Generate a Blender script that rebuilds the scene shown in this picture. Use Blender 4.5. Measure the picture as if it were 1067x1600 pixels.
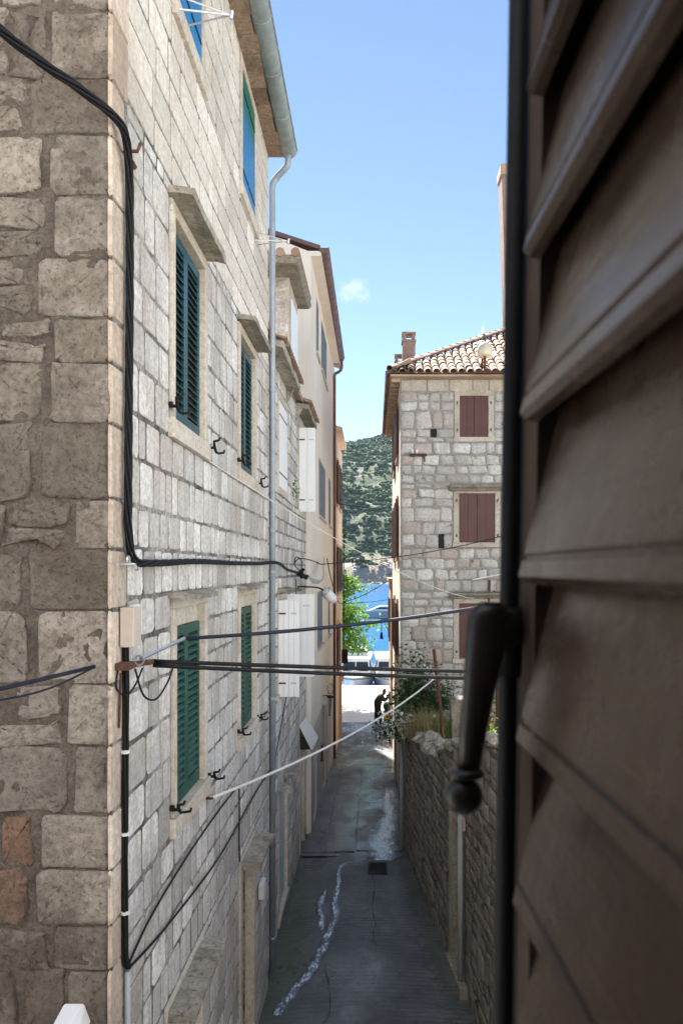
import bpy, bmesh, math, random
from mathutils import Vector, noise, Matrix
for o in list(bpy.data.objects): bpy.data.objects.remove(o)
sc = bpy.context.scene
COL = sc.collection
R = math.radians
# ------------------------------------------------------------------ camera
# world: camera at the origin, +Y runs down the alley to the sea, z = 0 at eye height
cam = bpy.data.cameras.new('camera'); camo = bpy.data.objects.new('camera', cam); COL.objects.link(camo)
camo.location = (0, 0, 0); camo.rotation_euler = (R(90), 0, 0)
cam.sensor_fit = 'VERTICAL'; cam.sensor_height = 36; cam.sensor_width = 24
cam.lens = 1140 / 1600 * 36
cam.shift_x = -51.5 / 1600; cam.shift_y = 90 / 1600
cam.clip_start = 0.02; cam.clip_end = 9000
cam.dof.use_dof = True; cam.dof.focus_distance = 11.0; cam.dof.aperture_fstop = 10.0
sc.camera = camo
# ------------------------------------------------------------------ sun and sky
SUN_EL, SUN_AZ = R(46.8), math.atan2(-1.0, 3.3)
wd = bpy.data.worlds.new('World'); sc.world = wd; wd.use_nodes = True
wt = wd.node_tree; wt.nodes.clear()
def wn(t, **k):
    n = wt.nodes.new(t)
    for a, b in k.items(): setattr(n, a, b)
    return n
sky = wn('ShaderNodeTexSky', sky_type='NISHITA', sun_disc=False, sun_elevation=SUN_EL, sun_rotation=SUN_AZ,
         altitude=10, air_density=1.0, dust_density=0.0, ozone_density=1.3)
bg = wn('ShaderNodeBackground'); bg.inputs[1].default_value = 0.05
wo = wn('ShaderNodeOutputWorld')
# one small fair-weather cloud low in the sky above the strait
tc = wn('ShaderNodeTexCoord'); sp = wn('ShaderNodeSeparateXYZ'); wt.links.new(tc.outputs['Generated'], sp.inputs[0])
def wm(op, a, b=None, c=None):
    n = wn('ShaderNodeMath', operation=op)
    for i, v in enumerate((a, b, c)):
        if v is None: continue
        if isinstance(v, (int, float)): n.inputs[i].default_value = v
        else: wt.links.new(v, n.inputs[i])
    return n.outputs[0]
yy = wm('MAXIMUM', sp.outputs[1], 0.01)
cu = wm('ADD', wm('DIVIDE', sp.outputs[0], yy), 0.0275); cv = wm('SUBTRACT', wm('DIVIDE', sp.outputs[2], yy), 0.381)
nz = wn('ShaderNodeTexNoise'); nz.inputs['Scale'].default_value = 60; nz.inputs['Detail'].default_value = 7; nz.inputs['Roughness'].default_value = 0.62
wt.links.new(tc.outputs['Generated'], nz.inputs['Vector'])
rad = wm('SQRT', wm('ADD', wm('POWER', wm('MULTIPLY', cu, 44), 2), wm('POWER', wm('MULTIPLY', cv, 46), 2)))
msk = wm('MULTIPLY', wm('SMOOTH_MAX', wm('SUBTRACT', wm('ADD', wm('MULTIPLY', wm('SUBTRACT', 1.0, rad), 0.55), wm('MULTIPLY', nz.outputs[0], 2.0)), 1.02), 0.0, 0.05), 0.95)
msk = wm('MULTIPLY', wm('MINIMUM', wm('MAXIMUM', msk, 0.0), 0.85), wm('MINIMUM', wm('MAXIMUM', wm('MULTIPLY', wm('SUBTRACT', 1.35, rad), 2.0), 0.0), 1.0))
mx = wn('ShaderNodeMix', data_type='RGBA'); mx.inputs[7].default_value = (6.2, 6.5, 6.9, 1)
wt.links.new(msk, mx.inputs[0]); wt.links.new(sky.outputs[0], mx.inputs[6])
wt.links.new(mx.outputs[2], bg.inputs[0]); wt.links.new(bg.outputs[0], wo.inputs[0])
sun = bpy.data.lights.new('sun', 'SUN'); sun.energy = 5.0; sun.angle = R(0.53); sun.color = (1.0, 0.96, 0.90)
suno = bpy.data.objects.new('sun', sun); COL.objects.link(suno)
sdir = Vector((math.sin(SUN_AZ) * math.cos(SUN_EL), math.cos(SUN_AZ) * math.cos(SUN_EL), math.sin(SUN_EL)))
suno.rotation_euler = sdir.to_track_quat('Z', 'Y').to_euler(); suno.location = (-6, 10, 30)
vs = sc.view_settings
vs.view_transform = 'Standard'; vs.look = 'None'; vs.exposure = 1.95; vs.gamma = 1.0; vs.use_curve_mapping = False
sc.cycles.use_denoising = True
sc.cycles.max_bounces = 8; sc.cycles.diffuse_bounces = 5; sc.cycles.glossy_bounces = 3; sc.cycles.transparent_max_bounces = 6
sc.cycles.sample_clamp_indirect = 6
try: sc.cycles.volume_bounces = 0
except Exception: pass
# ------------------------------------------------------------------ material helper
class NT:
    def __init__(s, name):
        s.m = bpy.data.materials.new(name); s.m.use_nodes = True; s.t = s.m.node_tree; s.t.nodes.clear()
        s.out = s.t.nodes.new('ShaderNodeOutputMaterial'); s.b = s.t.nodes.new('ShaderNodeBsdfPrincipled')
        s.t.links.new(s.b.outputs[0], s.out.inputs[0]); s.pos = s.n('ShaderNodeNewGeometry').outputs['Position']
    def set(s, sock, v):
        if isinstance(v, (int, float)): sock.default_value = v
        elif isinstance(v, tuple): sock.default_value = (*v, 1) if len(v) == 3 and sock.type == 'RGBA' else v
        else: s.t.links.new(v, sock)
    def n(s, typ, ins=None, **props):
        x = s.t.nodes.new(typ)
        for k, v in props.items(): setattr(x, k, v)
        for k, v in (ins or {}).items(): s.set(x.inputs[k], v)
        return x
    def map(s, scale, loc=(0, 0, 0), rot=(0, 0, 0)):
        return s.n('ShaderNodeMapping', {0: s.pos, 1: loc, 2: rot, 3: scale}).outputs[0]
    def noise(s, scale, detail=4, rough=.55, vec=None, dist=0):
        return s.n('ShaderNodeTexNoise', {'Vector': vec or s.pos, 'Scale': scale, 'Detail': detail, 'Roughness': rough, 'Distortion': dist}).outputs[0]
    def voro(s, scale, feat='F1', vec=None, out=0):
        return s.n('ShaderNodeTexVoronoi', {'Vector': vec or s.pos, 'Scale': scale}, feature=feat).outputs[out]
    def ramp(s, f, stops):
        r = s.n('ShaderNodeValToRGB', {0: f}); e = r.color_ramp.elements
        while len(e) < len(stops): e.new(.5)
        for i, (p, c) in enumerate(stops):
            e[i].position = p; e[i].color = (*c, 1) if isinstance(c, tuple) else (c, c, c, 1)
        return r.outputs[0]
    def mix(s, f, a, b, mode='MIX'):
        x = s.n('ShaderNodeMix', data_type='RGBA', blend_type=mode)
        s.set(x.inputs[0], f); s.set(x.inputs[6], a); s.set(x.inputs[7], b); return x.outputs[2]
    def mth(s, op, a, b=0.0, c=0.0):
        x = s.n('ShaderNodeMath', {0: a, 1: b, 2: c}, operation=op); return x.outputs[0]
    def val(s, col, v):
        return s.n('ShaderNodeHueSaturation', {'Color': col, 'Value': v}).outputs[0]
    def bump(s, h, strength=.4, dist=.01, nrm=None):
        i = {'Height': h, 'Strength': strength, 'Distance': dist}
        if nrm is not None: i['Normal'] = nrm
        return s.n('ShaderNodeBump', i).outputs[0]
    def xyz(s):
        return s.n('ShaderNodeSeparateXYZ', {0: s.pos}).outputs
    def tint(s):
        a = s.n('ShaderNodeAttribute', attribute_name='tint'); return s.n('ShaderNodeSeparateColor', {0: a.outputs['Color']}).outputs
    def orand(s):
        return s.n('ShaderNodeObjectInfo').outputs['Random']
    def done(s, col, rough=.85, nrm=None, metal=0., spec=.3):
        s.set(s.b.inputs['Base Color'], col); s.set(s.b.inputs['Roughness'], rough); s.set(s.b.inputs['Metallic'], metal)
        s.set(s.b.inputs['Specular IOR Level'], spec)
        if nrm is not None: s.t.links.new(nrm, s.b.inputs['Normal'])
        return s.m

def stone_mat(name, cols, dirt, amt=.6, bump=.5, fine=60, streak=0.5, rust=None, dsc=2.2, pit=.5):
    m = NT(name); t = m.tint()
    k = len(cols)
    base = m.ramp(t[0], [(i / (k - 1), c) for i, c in enumerate(cols)])
    base = m.val(base, m.mth('MULTIPLY_ADD', t[1], .38, .8))
    if rust: base = m.mix(m.ramp(t[2], [(.86, 0.), (.9, .75)]), base, rust)
    n1 = m.noise(dsc, 7, .65)
    base = m.mix(m.mth('MULTIPLY', m.ramp(n1, [(.42, 0.), (.68, 1.)]), amt), base, dirt)
    if streak:
        n0 = m.noise(.75, 6, .68); base = m.mix(m.ramp(n0, [(.5, 0.), (.62, .5)]), base, tuple(c * .95 for c in dirt))
        n9 = m.noise(1, 6, .7, m.map((1.1, 1.1, .8), (5, 2, 8))); base = m.mix(m.ramp(n9, [(.53, 0.), (.66, .5)]), base, (.43, .335, .25))
    n2 = m.noise(22, 5, .7)
    base = m.mix(m.ramp(n2, [(.3, .55), (.6, 0.)]), base, tuple(c * .45 for c in dirt))
    if streak:
        s1 = m.noise(1.0, 5, .65, m.map((9, 9, .9)))
        base = m.mix(m.mth('MULTIPLY', m.ramp(s1, [(.5, 0.), (.66, 1.)]), streak), base, tuple(c * .8 for c in dirt))
        s2 = m.noise(1.0, 4, .6, m.map((16, 16, 1.3), (3, 7, 1)))
        base = m.mix(m.mth('MULTIPLY', m.ramp(s2, [(.56, 0.), (.7, .6)]), streak), base, (.62, .58, .52))
    f = m.noise(fine, 6, .75); p = m.ramp(m.noise(fine * .55, 3, .6), [(.28, 0.), (.42, 1.)])
    base = m.mix(m.mth('MULTIPLY', m.mth('SUBTRACT', 1., p), pit), base, tuple(c * .3 for c in dirt))
    h = m.mth('ADD', m.mth('MULTIPLY', f, .5), m.mth('ADD', m.mth('MULTIPLY', p, .5), m.mth('MULTIPLY', n2, .8)))
    return m.done(base, .9, m.bump(h, bump, .02), spec=.15)

def mortar_mat(name, a, b, sc_=6, bump=.8):
    m = NT(name); n1 = m.noise(sc_, 8, .7); n2 = m.noise(sc_ * 9, 6, .75)
    c = m.mix(m.ramp(n1, [(.35, 0.), (.65, 1.)]), a, b)
    c = m.mix(m.ramp(n2, [(.35, .7), (.6, 0.)]), c, tuple(x * .4 for x in a))
    return m.done(c, .95, m.bump(m.mth('ADD', n1, n2), bump, .02), spec=.1)

def paint_mat(name, c, c2=None, rough=.5, wear=.15, wc=(.5, .47, .42), bump=.15, spec=.4):
    m = NT(name); n1 = m.noise(3, 5, .6); n2 = m.noise(1, 6, .7, m.map((50, 50, 6)))
    col = m.mix(m.ramp(n1, [(.35, 0.), (.7, 1.)]), c, c2 or tuple(x * .75 for x in c))
    col = m.mix(m.mth('MULTIPLY', m.ramp(n2, [(.62, 0.), (.75, 1.)]), wear), col, wc)
    return m.done(col, rough, m.bump(n2, bump, .003), spec=spec)

def plaster_mat(name, c, c2, stain=(.3, .26, .22), amt=.35):
    m = NT(name); n1 = m.noise(.9, 6, .6); n2 = m.noise(45, 5, .7); s1 = m.noise(1, 5, .65, m.map((5, 5, .35)))
    col = m.mix(m.ramp(n1, [(.35, 0.), (.65, 1.)]), c, c2)
    col = m.mix(m.mth('MULTIPLY', m.ramp(s1, [(.52, 0.), (.75, 1.)]), amt), col, stain)
    return m.done(col, .92, m.bump(n2, .25, .01), spec=.12)

def plain_mat(name, c, rough=.5, metal=0., var=.25, sc_=20, spec=.4):
    m = NT(name); n1 = m.noise(sc_, 5, .65)
    return m.done(m.mix(m.ramp(n1, [(.3, 0.), (.7, 1.)]), tuple(x * (1 - var) for x in c), tuple(min(1, x * (1 + var)) for x in c)), rough, m.bump(n1, .15, .003), metal, spec)

MAT = {}
MAT['rubble'] = stone_mat('rubble_stone', [(.26, .225, .19), (.33, .285, .245), (.20, .17, .14), (.37, .325, .28), (.29, .25, .215)], (.105, .082, .066), .9, 1.0, 85, 0.0, (.20, .10, .06), 1.5, .28)
MAT['ashlar'] = stone_mat('ashlar_stone', [(.52, .49, .46), (.74, .715, .68), (.82, .80, .77), (.62, .59, .555), (.85, .835, .805), (.79, .765, .73)], (.33, .305, .28), .34, .6, 70, .42, None, 1.9, .3)
MAT['ashlar_up'] = stone_mat('smooth_ashlar_stone', [(.70, .645, .57), (.75, .70, .63), (.79, .745, .67), (.72, .67, .60)], (.48, .42, .36), .3, .35, 60, .25, None, 1.1, .25)
MAT['quoin'] = stone_mat('quoin_stone', [(.58, .50, .41), (.64, .56, .47), (.54, .45, .36)], (.36, .28, .21), .5, .35, 60, .3, None, 1.3, .2)
MAT['r_stone'] = stone_mat('grey_block_stone', [(.56, .54, .51), (.68, .66, .62), (.76, .74, .70), (.62, .595, .56), (.78, .76, .72)], (.42, .40, .37), .35, .5, 30, .25, (.50, .41, .34), 1.2, .35)
MAT['g_stone'] = stone_mat('garden_wall_stone', [(.33, .285, .24), (.40, .35, .30), (.36, .315, .27), (.44, .39, .335)], (.17, .145, .12), .6, 1.0, 45, .5, None, 2.2, .6)
MAT['slab'] = stone_mat('weathered_slab_stone', [(.34, .31, .26), (.42, .385, .33), (.48, .44, .38)], (.17, .15, .12), .8, .7, 35, 0., None, 3.5, .6)
MAT['dressed'] = stone_mat('dressed_stone', [(.60, .55, .475), (.66, .61, .54), (.58, .525, .45)], (.44, .37, .29), .4, .25, 70, .3, None, 1.5, .2)
MAT['mortar_l'] = mortar_mat('brown_mortar', (.115, .093, .077), (.195, .165, .138), 5, 1.0)
MAT['mortar_f'] = mortar_mat('grey_mortar', (.10, .093, .086), (.56, .53, .495), 3.0, .9)
MAT['mortar_u'] = mortar_mat('cream_mortar', (.36, .31, .26), (.52, .46, .39), 5, .6)
MAT['mortar_r'] = mortar_mat('pale_grey_mortar', (.32, .305, .285), (.46, .44, .41), 3, .7)
MAT['mortar_g'] = mortar_mat('dark_mortar', (.15, .125, .105), (.30, .26, .22), 6, 1.0)
MAT['beige'] = plaster_mat('beige_plaster', (.71, .655, .58), (.76, .71, .635), (.54, .48, .42), .4)
MAT['orange'] = plaster_mat('apricot_plaster', (.60, .44, .315), (.66, .50, .365), (.40, .29, .21), .4)
MAT['pale'] = plaster_mat('pale_plaster', (.62, .57, .50), (.70, .65, .58), (.42, .33, .26), .4)
MAT['bounce_white'] = plaster_mat('white_bounce_plaster', (.74, .73, .715), (.79, .78, .765), (.6, .57, .53), .3)  # whitened so the unseen house front throws sun back into the alley
MAT['ochre'] = plaster_mat('tan_plaster', (.44, .32, .23), (.52, .39, .29), (.26, .18, .13), .5)
MAT['greywash'] = plaster_mat('grey_whitewash', (.46, .44, .43), (.55, .53, .52), (.30, .28, .27), .4)
MAT['green'] = paint_mat('green_paint', (.010, .062, .043), (.013, .076, .054), .45, .08)
MAT['teal'] = paint_mat('teal_paint', (.014, .062, .078), (.017, .078, .10), .4, .08)
MAT['blue'] = NT('blue_green_shutter')
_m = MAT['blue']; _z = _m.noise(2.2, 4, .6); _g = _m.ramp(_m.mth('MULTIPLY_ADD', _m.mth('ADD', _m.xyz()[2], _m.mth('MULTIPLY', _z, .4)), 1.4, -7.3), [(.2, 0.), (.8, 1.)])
MAT['blue'] = _m.done(_m.mix(_g, (.012, .16, .36), (.010, .13, .09)), .4, _m.bump(_m.noise(1, 4, .6, _m.map((50, 50, 4))), .2, .004))  # blue below, turning green with height along a noisy edge
MAT['white'] = paint_mat('white_paint', (.80, .82, .84), (.75, .77, .80), .45, .12, (.5, .48, .46))
MAT['whiteblue'] = paint_mat('pale_grey_paint', (.50, .54, .60), (.44, .48, .55), .5, .2, (.3, .3, .3))
MAT['redbrown'] = paint_mat('red_brown_paint', (.085, .028, .024), (.105, .036, .03), .5, .1, (.2, .1, .08))
MAT['greyblue'] = paint_mat('grey_blue_paint', (.14, .19, .25), (.11, .15, .2), .5, .1)
MAT['zinc'] = plain_mat('galvanised_metal', (.30, .345, .39), .5, .25, .15, 6)
MAT['zincgut'] = plain_mat('galvanised_gutter', (.25, .29, .29), .5, .25, .25, 5)
MAT['copper'] = plain_mat('brown_gutter_metal', (.16, .095, .08), .45, .3, .25, 6)
MAT['iron'] = plain_mat('black_iron', (.010, .0095, .010), .6, 0., .3, 40, .25)
MAT['cable'] = plain_mat('black_cable', (.010, .010, .012), .6, 0, .3, 30, .2)
MAT['bluecable'] = plain_mat('dark_blue_cable', (.014, .020, .032), .55, 0, .2, 30, .25)
MAT['rope'] = plain_mat('white_rope', (.62, .60, .57), .8, 0, .15, 60)
MAT['rust'] = plain_mat('rusty_iron', (.10, .045, .03), .85, .1, .5, 35)
MAT['steel'] = plain_mat('bright_steel', (.55, .56, .57), .35, .8, .1, 30)
MAT['grey_plastic'] = plain_mat('grey_plastic', (.36, .38, .39), .5, 0, .1, 10)
MAT['box'] = plain_mat('beige_plastic', (.50, .44, .38), .5, 0, .08, 10)
MAT['box2'] = plain_mat('pale_plastic', (.66, .66, .66), .45, 0, .06, 10)
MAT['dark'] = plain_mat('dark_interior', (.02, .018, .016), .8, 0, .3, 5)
MAT['darkbrown'] = plain_mat('dark_brown_wood', (.07, .042, .03), .6, 0, .3, 12)
MAT['cloth'] = plain_mat('dark_cloth', (.014, .013, .014), .9, 0, .3, 10)
MAT['skin'] = plain_mat('skin', (.24, .13, .09), .6, 0, .1, 20)
MAT['yellow'] = plain_mat('amber_plastic', (.55, .26, .02), .5, 0, .15, 10)
MAT['cream'] = plain_mat('cream_enamel', (.70, .64, .48), .4, 0, .08, 5)
MAT['gel'] = plain_mat('boat_gelcoat', (.80, .80, .80), .25, 0, .03, 2)
MAT['boatglass'] = plain_mat('tinted_glass', (.03, .045, .06), .08, 0, .2, 3)
MAT['chrome'] = plain_mat('rail_steel', (.6, .6, .62), .2, 1., .05, 3)
MAT['antifoul'] = plain_mat('teal_antifouling', (.10, .17, .17), .5, 0, .2, 4)
MAT['brick'] = stone_mat('chimney_brick', [(.36, .25, .20), (.42, .31, .25), (.33, .23, .19)], (.24, .17, .14), .5, .4, 25, .2)
# terracotta
m = NT('terracotta_tile'); r_ = m.tint(); c = m.ramp(r_[0], [(0, (.27, .17, .12)), (.35, (.36, .25, .185)), (.65, (.43, .325, .25)), (1, (.31, .20, .145))])
n1 = m.noise(5, 6, .65); c = m.mix(m.ramp(n1, [(.4, 0.), (.7, .6)]), c, (.25, .19, .16)); c = m.val(c, m.mth('MULTIPLY_ADD', r_[1], .35, .8))
MAT['tile'] = m.done(c, .9, m.bump(m.noise(40, 4, .7), .3, .01), spec=.15)
# weathered dark wood of the near shutter
m = NT('weathered_brown_wood'); t = m.tint(); g = m.noise(1, 8, .7, m.map((60, 5, 60))); g2 = m.noise(14, 5, .65); g3 = m.noise(5, 3, .5)
c = m.mix(m.ramp(g, [(.35, 0.), (.65, 1.)]), (.050, .029, .019), (.095, .059, .041))
c = m.mix(m.ramp(g2, [(.42, 0.), (.7, .7)]), c, (.125, .085, .064)); c = m.mix(m.ramp(g3, [(.3, .75), (.5, 0.)]), c, (.045, .027, .02))
kn = m.ramp(m.voro(9, 'F1', m.map((1, .55, 1))), [(.05, 1.), (.11, 0.)]); c = m.mix(m.mth('MULTIPLY', kn, .8), c, (.02, .012, .009))
c = m.val(c, m.mth('MULTIPLY_ADD', t[1], .4, .55))
MAT['wood'] = m.done(c, m.ramp(g2, [(.3, .13), (.7, .32)]), m.bump(m.mth('ADD', g, g2), .6, .0015), spec=.55)
# alley concrete: ribbed, damp, mossy by the walls
def concrete(name, ribs, base=(.14, .15, .17), hi=(.215, .23, .255)):
    m = NT(name); x = m.xyz(); n1 = m.noise(1.3, 7, .65); n2 = m.noise(30, 6, .7); n3 = m.noise(5, 5, .65)
    c = m.mix(m.ramp(n1, [(.35, 0.), (.65, 1.)]), base, hi); c = m.mix(m.ramp(n2, [(.35, .6), (.6, 0.)]), c, tuple(v * .5 for v in base))
    c = m.mix(m.ramp(n3, [(.5, 0.), (.68, .6)]), c, (.075, .075, .078)); n4 = m.noise(.55, 5, .6, m.map((1.2, .5, 1), (7, 3, 0))); c = m.mix(m.ramp(n4, [(.42, .55), (.58, 0.)]), c, (.06, .066, .075))
    # moss grows where the walls keep the paving damp
    left = m.mth('SUBTRACT', -.95, x[0]); near = m.mth('MULTIPLY', m.mth('SUBTRACT', 16.5, x[1]), .22)
    a = m.mth('MULTIPLY', m.ramp(m.mth('ADD', left, m.mth('MULTIPLY', m.mth('SUBTRACT', n1, .5), 1.6)), [(.0, 0.), (.35, 1.)]), m.ramp(near, [(0., 0.), (.6, 1.)]))
    rt = m.mth('SUBTRACT', m.mth('ADD', x[0], m.mth('MULTIPLY', x[1], .105)), 2.0)
    b = m.mth('MULTIPLY', m.ramp(m.mth('ADD', rt, m.mth('MULTIPLY', m.mth('SUBTRACT', n3, .5), .9)), [(.02, 0.), (.16, 1.), (.30, .15), (.42, .9)]), m.ramp(near, [(0., 0.), (.5, 1.)]))
    c = m.mix(m.mth('MULTIPLY', a, .6), c, (.08, .10, .05)); c = m.mix(m.mth('MULTIPLY', b, .65), c, (.065, .085, .04))
    h = m.mth('ADD', m.mth('MULTIPLY', n2, .35), m.mth('MULTIPLY', n3, .6))
    if ribs:
        yv = m.mth('ADD', x[1], m.mth('MULTIPLY', n1, .05)); w = m.mth('SINE', m.mth('MULTIPLY', yv, 2 * math.pi / .115))
        w = m.ramp(m.mth('MULTIPLY_ADD', w, .5, .5), [(.05, 0.), (.28, 1.)])
        wear = m.ramp(m.noise(.9, 3, .5, m.map((1, 1, 1), (9, 4, 0))), [(.42, 1.), (.58, .25)])
        h = m.mth('ADD', h, m.mth('MULTIPLY', m.mth('MULTIPLY', w, .9), wear))
        c = m.mix(m.mth('MULTIPLY', m.mth('SUBTRACT', 1., w), m.mth('MULTIPLY', wear, .45)), c, (.06, .058, .055))
    wet = m.ramp(m.noise(.7, 4, .6, m.map((1, .5, 1), (2, 5, 0))), [(.42, .22), (.6, .7)])
    return m.done(c, wet, m.bump(h, .55, .012), spec=.45)
MAT['concrete'] = concrete('ribbed_concrete', True)
MAT['paving'] = concrete('worn_paving', False, (.155, .152, .155), (.225, .222, .225))
m = NT('quay_concrete'); n1 = m.noise(.6, 7, .65); n2 = m.noise(12, 5, .7)
MAT['quay'] = m.done(m.mix(m.ramp(n1, [(.3, 0.), (.7, 1.)]), (.50, .48, .45), (.62, .60, .57)), .85, m.bump(n2, .3, .01))
m = NT('gravel_ground'); n1 = m.noise(1.5, 7, .65); n2 = m.noise(18, 6, .7)
MAT['ground'] = m.done(m.mix(m.ramp(n1, [(.3, 0.), (.7, 1.)]), (.42, .40, .37), (.52, .50, .46)), .95, m.bump(n2, .6, .03))
m = NT('garden_soil'); n1 = m.noise(1.2, 7, .65); n2 = m.noise(14, 6, .7)
MAT['soil'] = m.done(m.mix(m.ramp(n1, [(.35, 0.), (.6, 1.)]), (.36, .31, .25), (.22, .21, .11)), .95, m.bump(n2, .9, .06))
# running water: rippled film, sky glints painted in as blue-white patches
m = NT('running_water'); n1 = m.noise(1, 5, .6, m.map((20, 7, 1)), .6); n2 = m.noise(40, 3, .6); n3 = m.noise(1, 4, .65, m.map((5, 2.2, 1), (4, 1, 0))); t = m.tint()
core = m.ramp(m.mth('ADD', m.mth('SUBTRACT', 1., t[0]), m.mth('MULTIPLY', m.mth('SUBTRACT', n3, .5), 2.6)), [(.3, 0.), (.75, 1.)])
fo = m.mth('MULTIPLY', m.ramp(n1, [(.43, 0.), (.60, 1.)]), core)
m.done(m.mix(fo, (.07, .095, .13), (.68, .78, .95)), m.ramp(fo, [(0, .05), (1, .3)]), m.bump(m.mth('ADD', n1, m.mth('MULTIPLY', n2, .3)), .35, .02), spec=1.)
al = m.ramp(m.mth('SUBTRACT', m.mth('ADD', m.mth('SUBTRACT', 1., t[0]), m.mth('MULTIPLY', n3, 1.5)), .72), [(.0, 0.), (.75, 1.)])
m.set(m.b.inputs['Alpha'], al); MAT['stream'] = m.m
m = NT('sea_water'); n1 = m.noise(1, 5, .6, m.map((.35, .9, 1))); n2 = m.noise(1, 4, .6, m.map((.03, .12, 1))); n3 = m.noise(1, 3, .6, m.map((1.6, 3.2, 1)))
c = m.mix(m.ramp(n2, [(.35, 0.), (.65, 1.)]), (.006, .095, .27), (.010, .14, .36))
MAT['sea'] = m.done(c, .18, m.bump(m.mth('ADD', m.mth('ADD', n1, n3), m.mth('MULTIPLY', n2, 2)), .35, .4), spec=.2)
# hillside ground and scrub
m = NT('hillside_rock_and_turf'); x = m.xyz(); n1 = m.noise(.018, 7, .7); n2 = m.noise(.12, 6, .7); n3 = m.noise(.5, 5, .7)
c = m.mix(m.ramp(n1, [(.45, 0.), (.62, 1.)]), (.125, .16, .075), (.25, .255, .21))
c = m.mix(m.ramp(n2, [(.5, 0.), (.62, .85)]), c, (.36, .355, .335)); c = m.mix(m.ramp(n3, [(.5, 0.), (.65, .6)]), c, (.09, .11, .045))
cl = m.ramp(m.mth('ADD', m.mth('MULTIPLY', x[2], .05), m.mth('MULTIPLY', n2, .6)), [(.55, 1.), (.85, 0.)])
c = m.mix(cl, c, m.mix(n3, (.42, .32, .24), (.62, .53, .45)))
MAT['hill'] = m.done(c, .95, m.bump(m.mth('ADD', n2, n3), .9, 3.), spec=.1)
m = NT('scrub_foliage'); t = m.tint(); n1 = m.noise(.8, 5, .7)
c = m.ramp(t[0], [(0, (.07, .115, .06)), (.5, (.09, .14, .072)), (.8, (.11, .16, .08)), (1, (.135, .165, .095))])
c = m.mix(m.ramp(n1, [(.35, .7), (.6, 0.)]), c, (.055, .09, .05))
MAT['scrub'] = m.done(c, .9, m.bump(n1, 1., 1.5), spec=.1)
def leaf_mat(name, a, b, trans=.45):
    m = NT(name); t = m.tint(); c = m.mix(t[0], a, b)
    m.done(c, .5, spec=.35)
    tr = m.n('ShaderNodeBsdfTranslucent', {0: m.mix(.5, c, tuple(min(1, v * 1.6) for v in b))}); ms = m.n('ShaderNodeMixShader', {0: trans})
    m.t.links.new(m.b.outputs[0], ms.inputs[1]); m.t.links.new(tr.outputs[0], ms.inputs[2]); m.t.links.new(ms.outputs[0], m.out.inputs[0])
    return m.m
MAT['leaf'] = leaf_mat('bright_leaf', (.07, .165, .02), (.14, .27, .03), .42)
MAT['leaf_d'] = leaf_mat('dark_leaf', (.035, .075, .025), (.07, .12, .04), .35)
MAT['leaf_dry'] = leaf_mat('dry_grass', (.22, .19, .09), (.32, .26, .13), .4)
MAT['leaf_red'] = leaf_mat('russet_leaf', (.20, .09, .05), (.16, .14, .05), .4)
MAT['petal'] = leaf_mat('white_petal', (.70, .71, .68), (.80, .80, .78), .4)
MAT['pink'] = leaf_mat('pink_petal', (.55, .08, .28), (.65, .14, .36), .4)
MAT['bark'] = plain_mat('bark', (.09, .065, .045), .9, 0, .4, 10)
m = NT('shore_rock'); t = m.tint(); MAT['shorerock'] = m.done(m.ramp(t[0], [(0, (.34, .26, .20)), (.5, (.46, .38, .31)), (1, (.56, .50, .44))]), .95, m.bump(m.noise(1.2, 5, .7), .8, .5), spec=.1)
MAT['bronze'] = plain_mat('dark_bronze', (.024, .016, .012), .38, 0., .35, 60, .5)
MAT['eaves'] = stone_mat('stained_eaves_stone', [(.34, .25, .18), (.42, .32, .235), (.30, .215, .155)], (.17, .12, .085), .7, .7, 35, 0., None, 3., .5)
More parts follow.
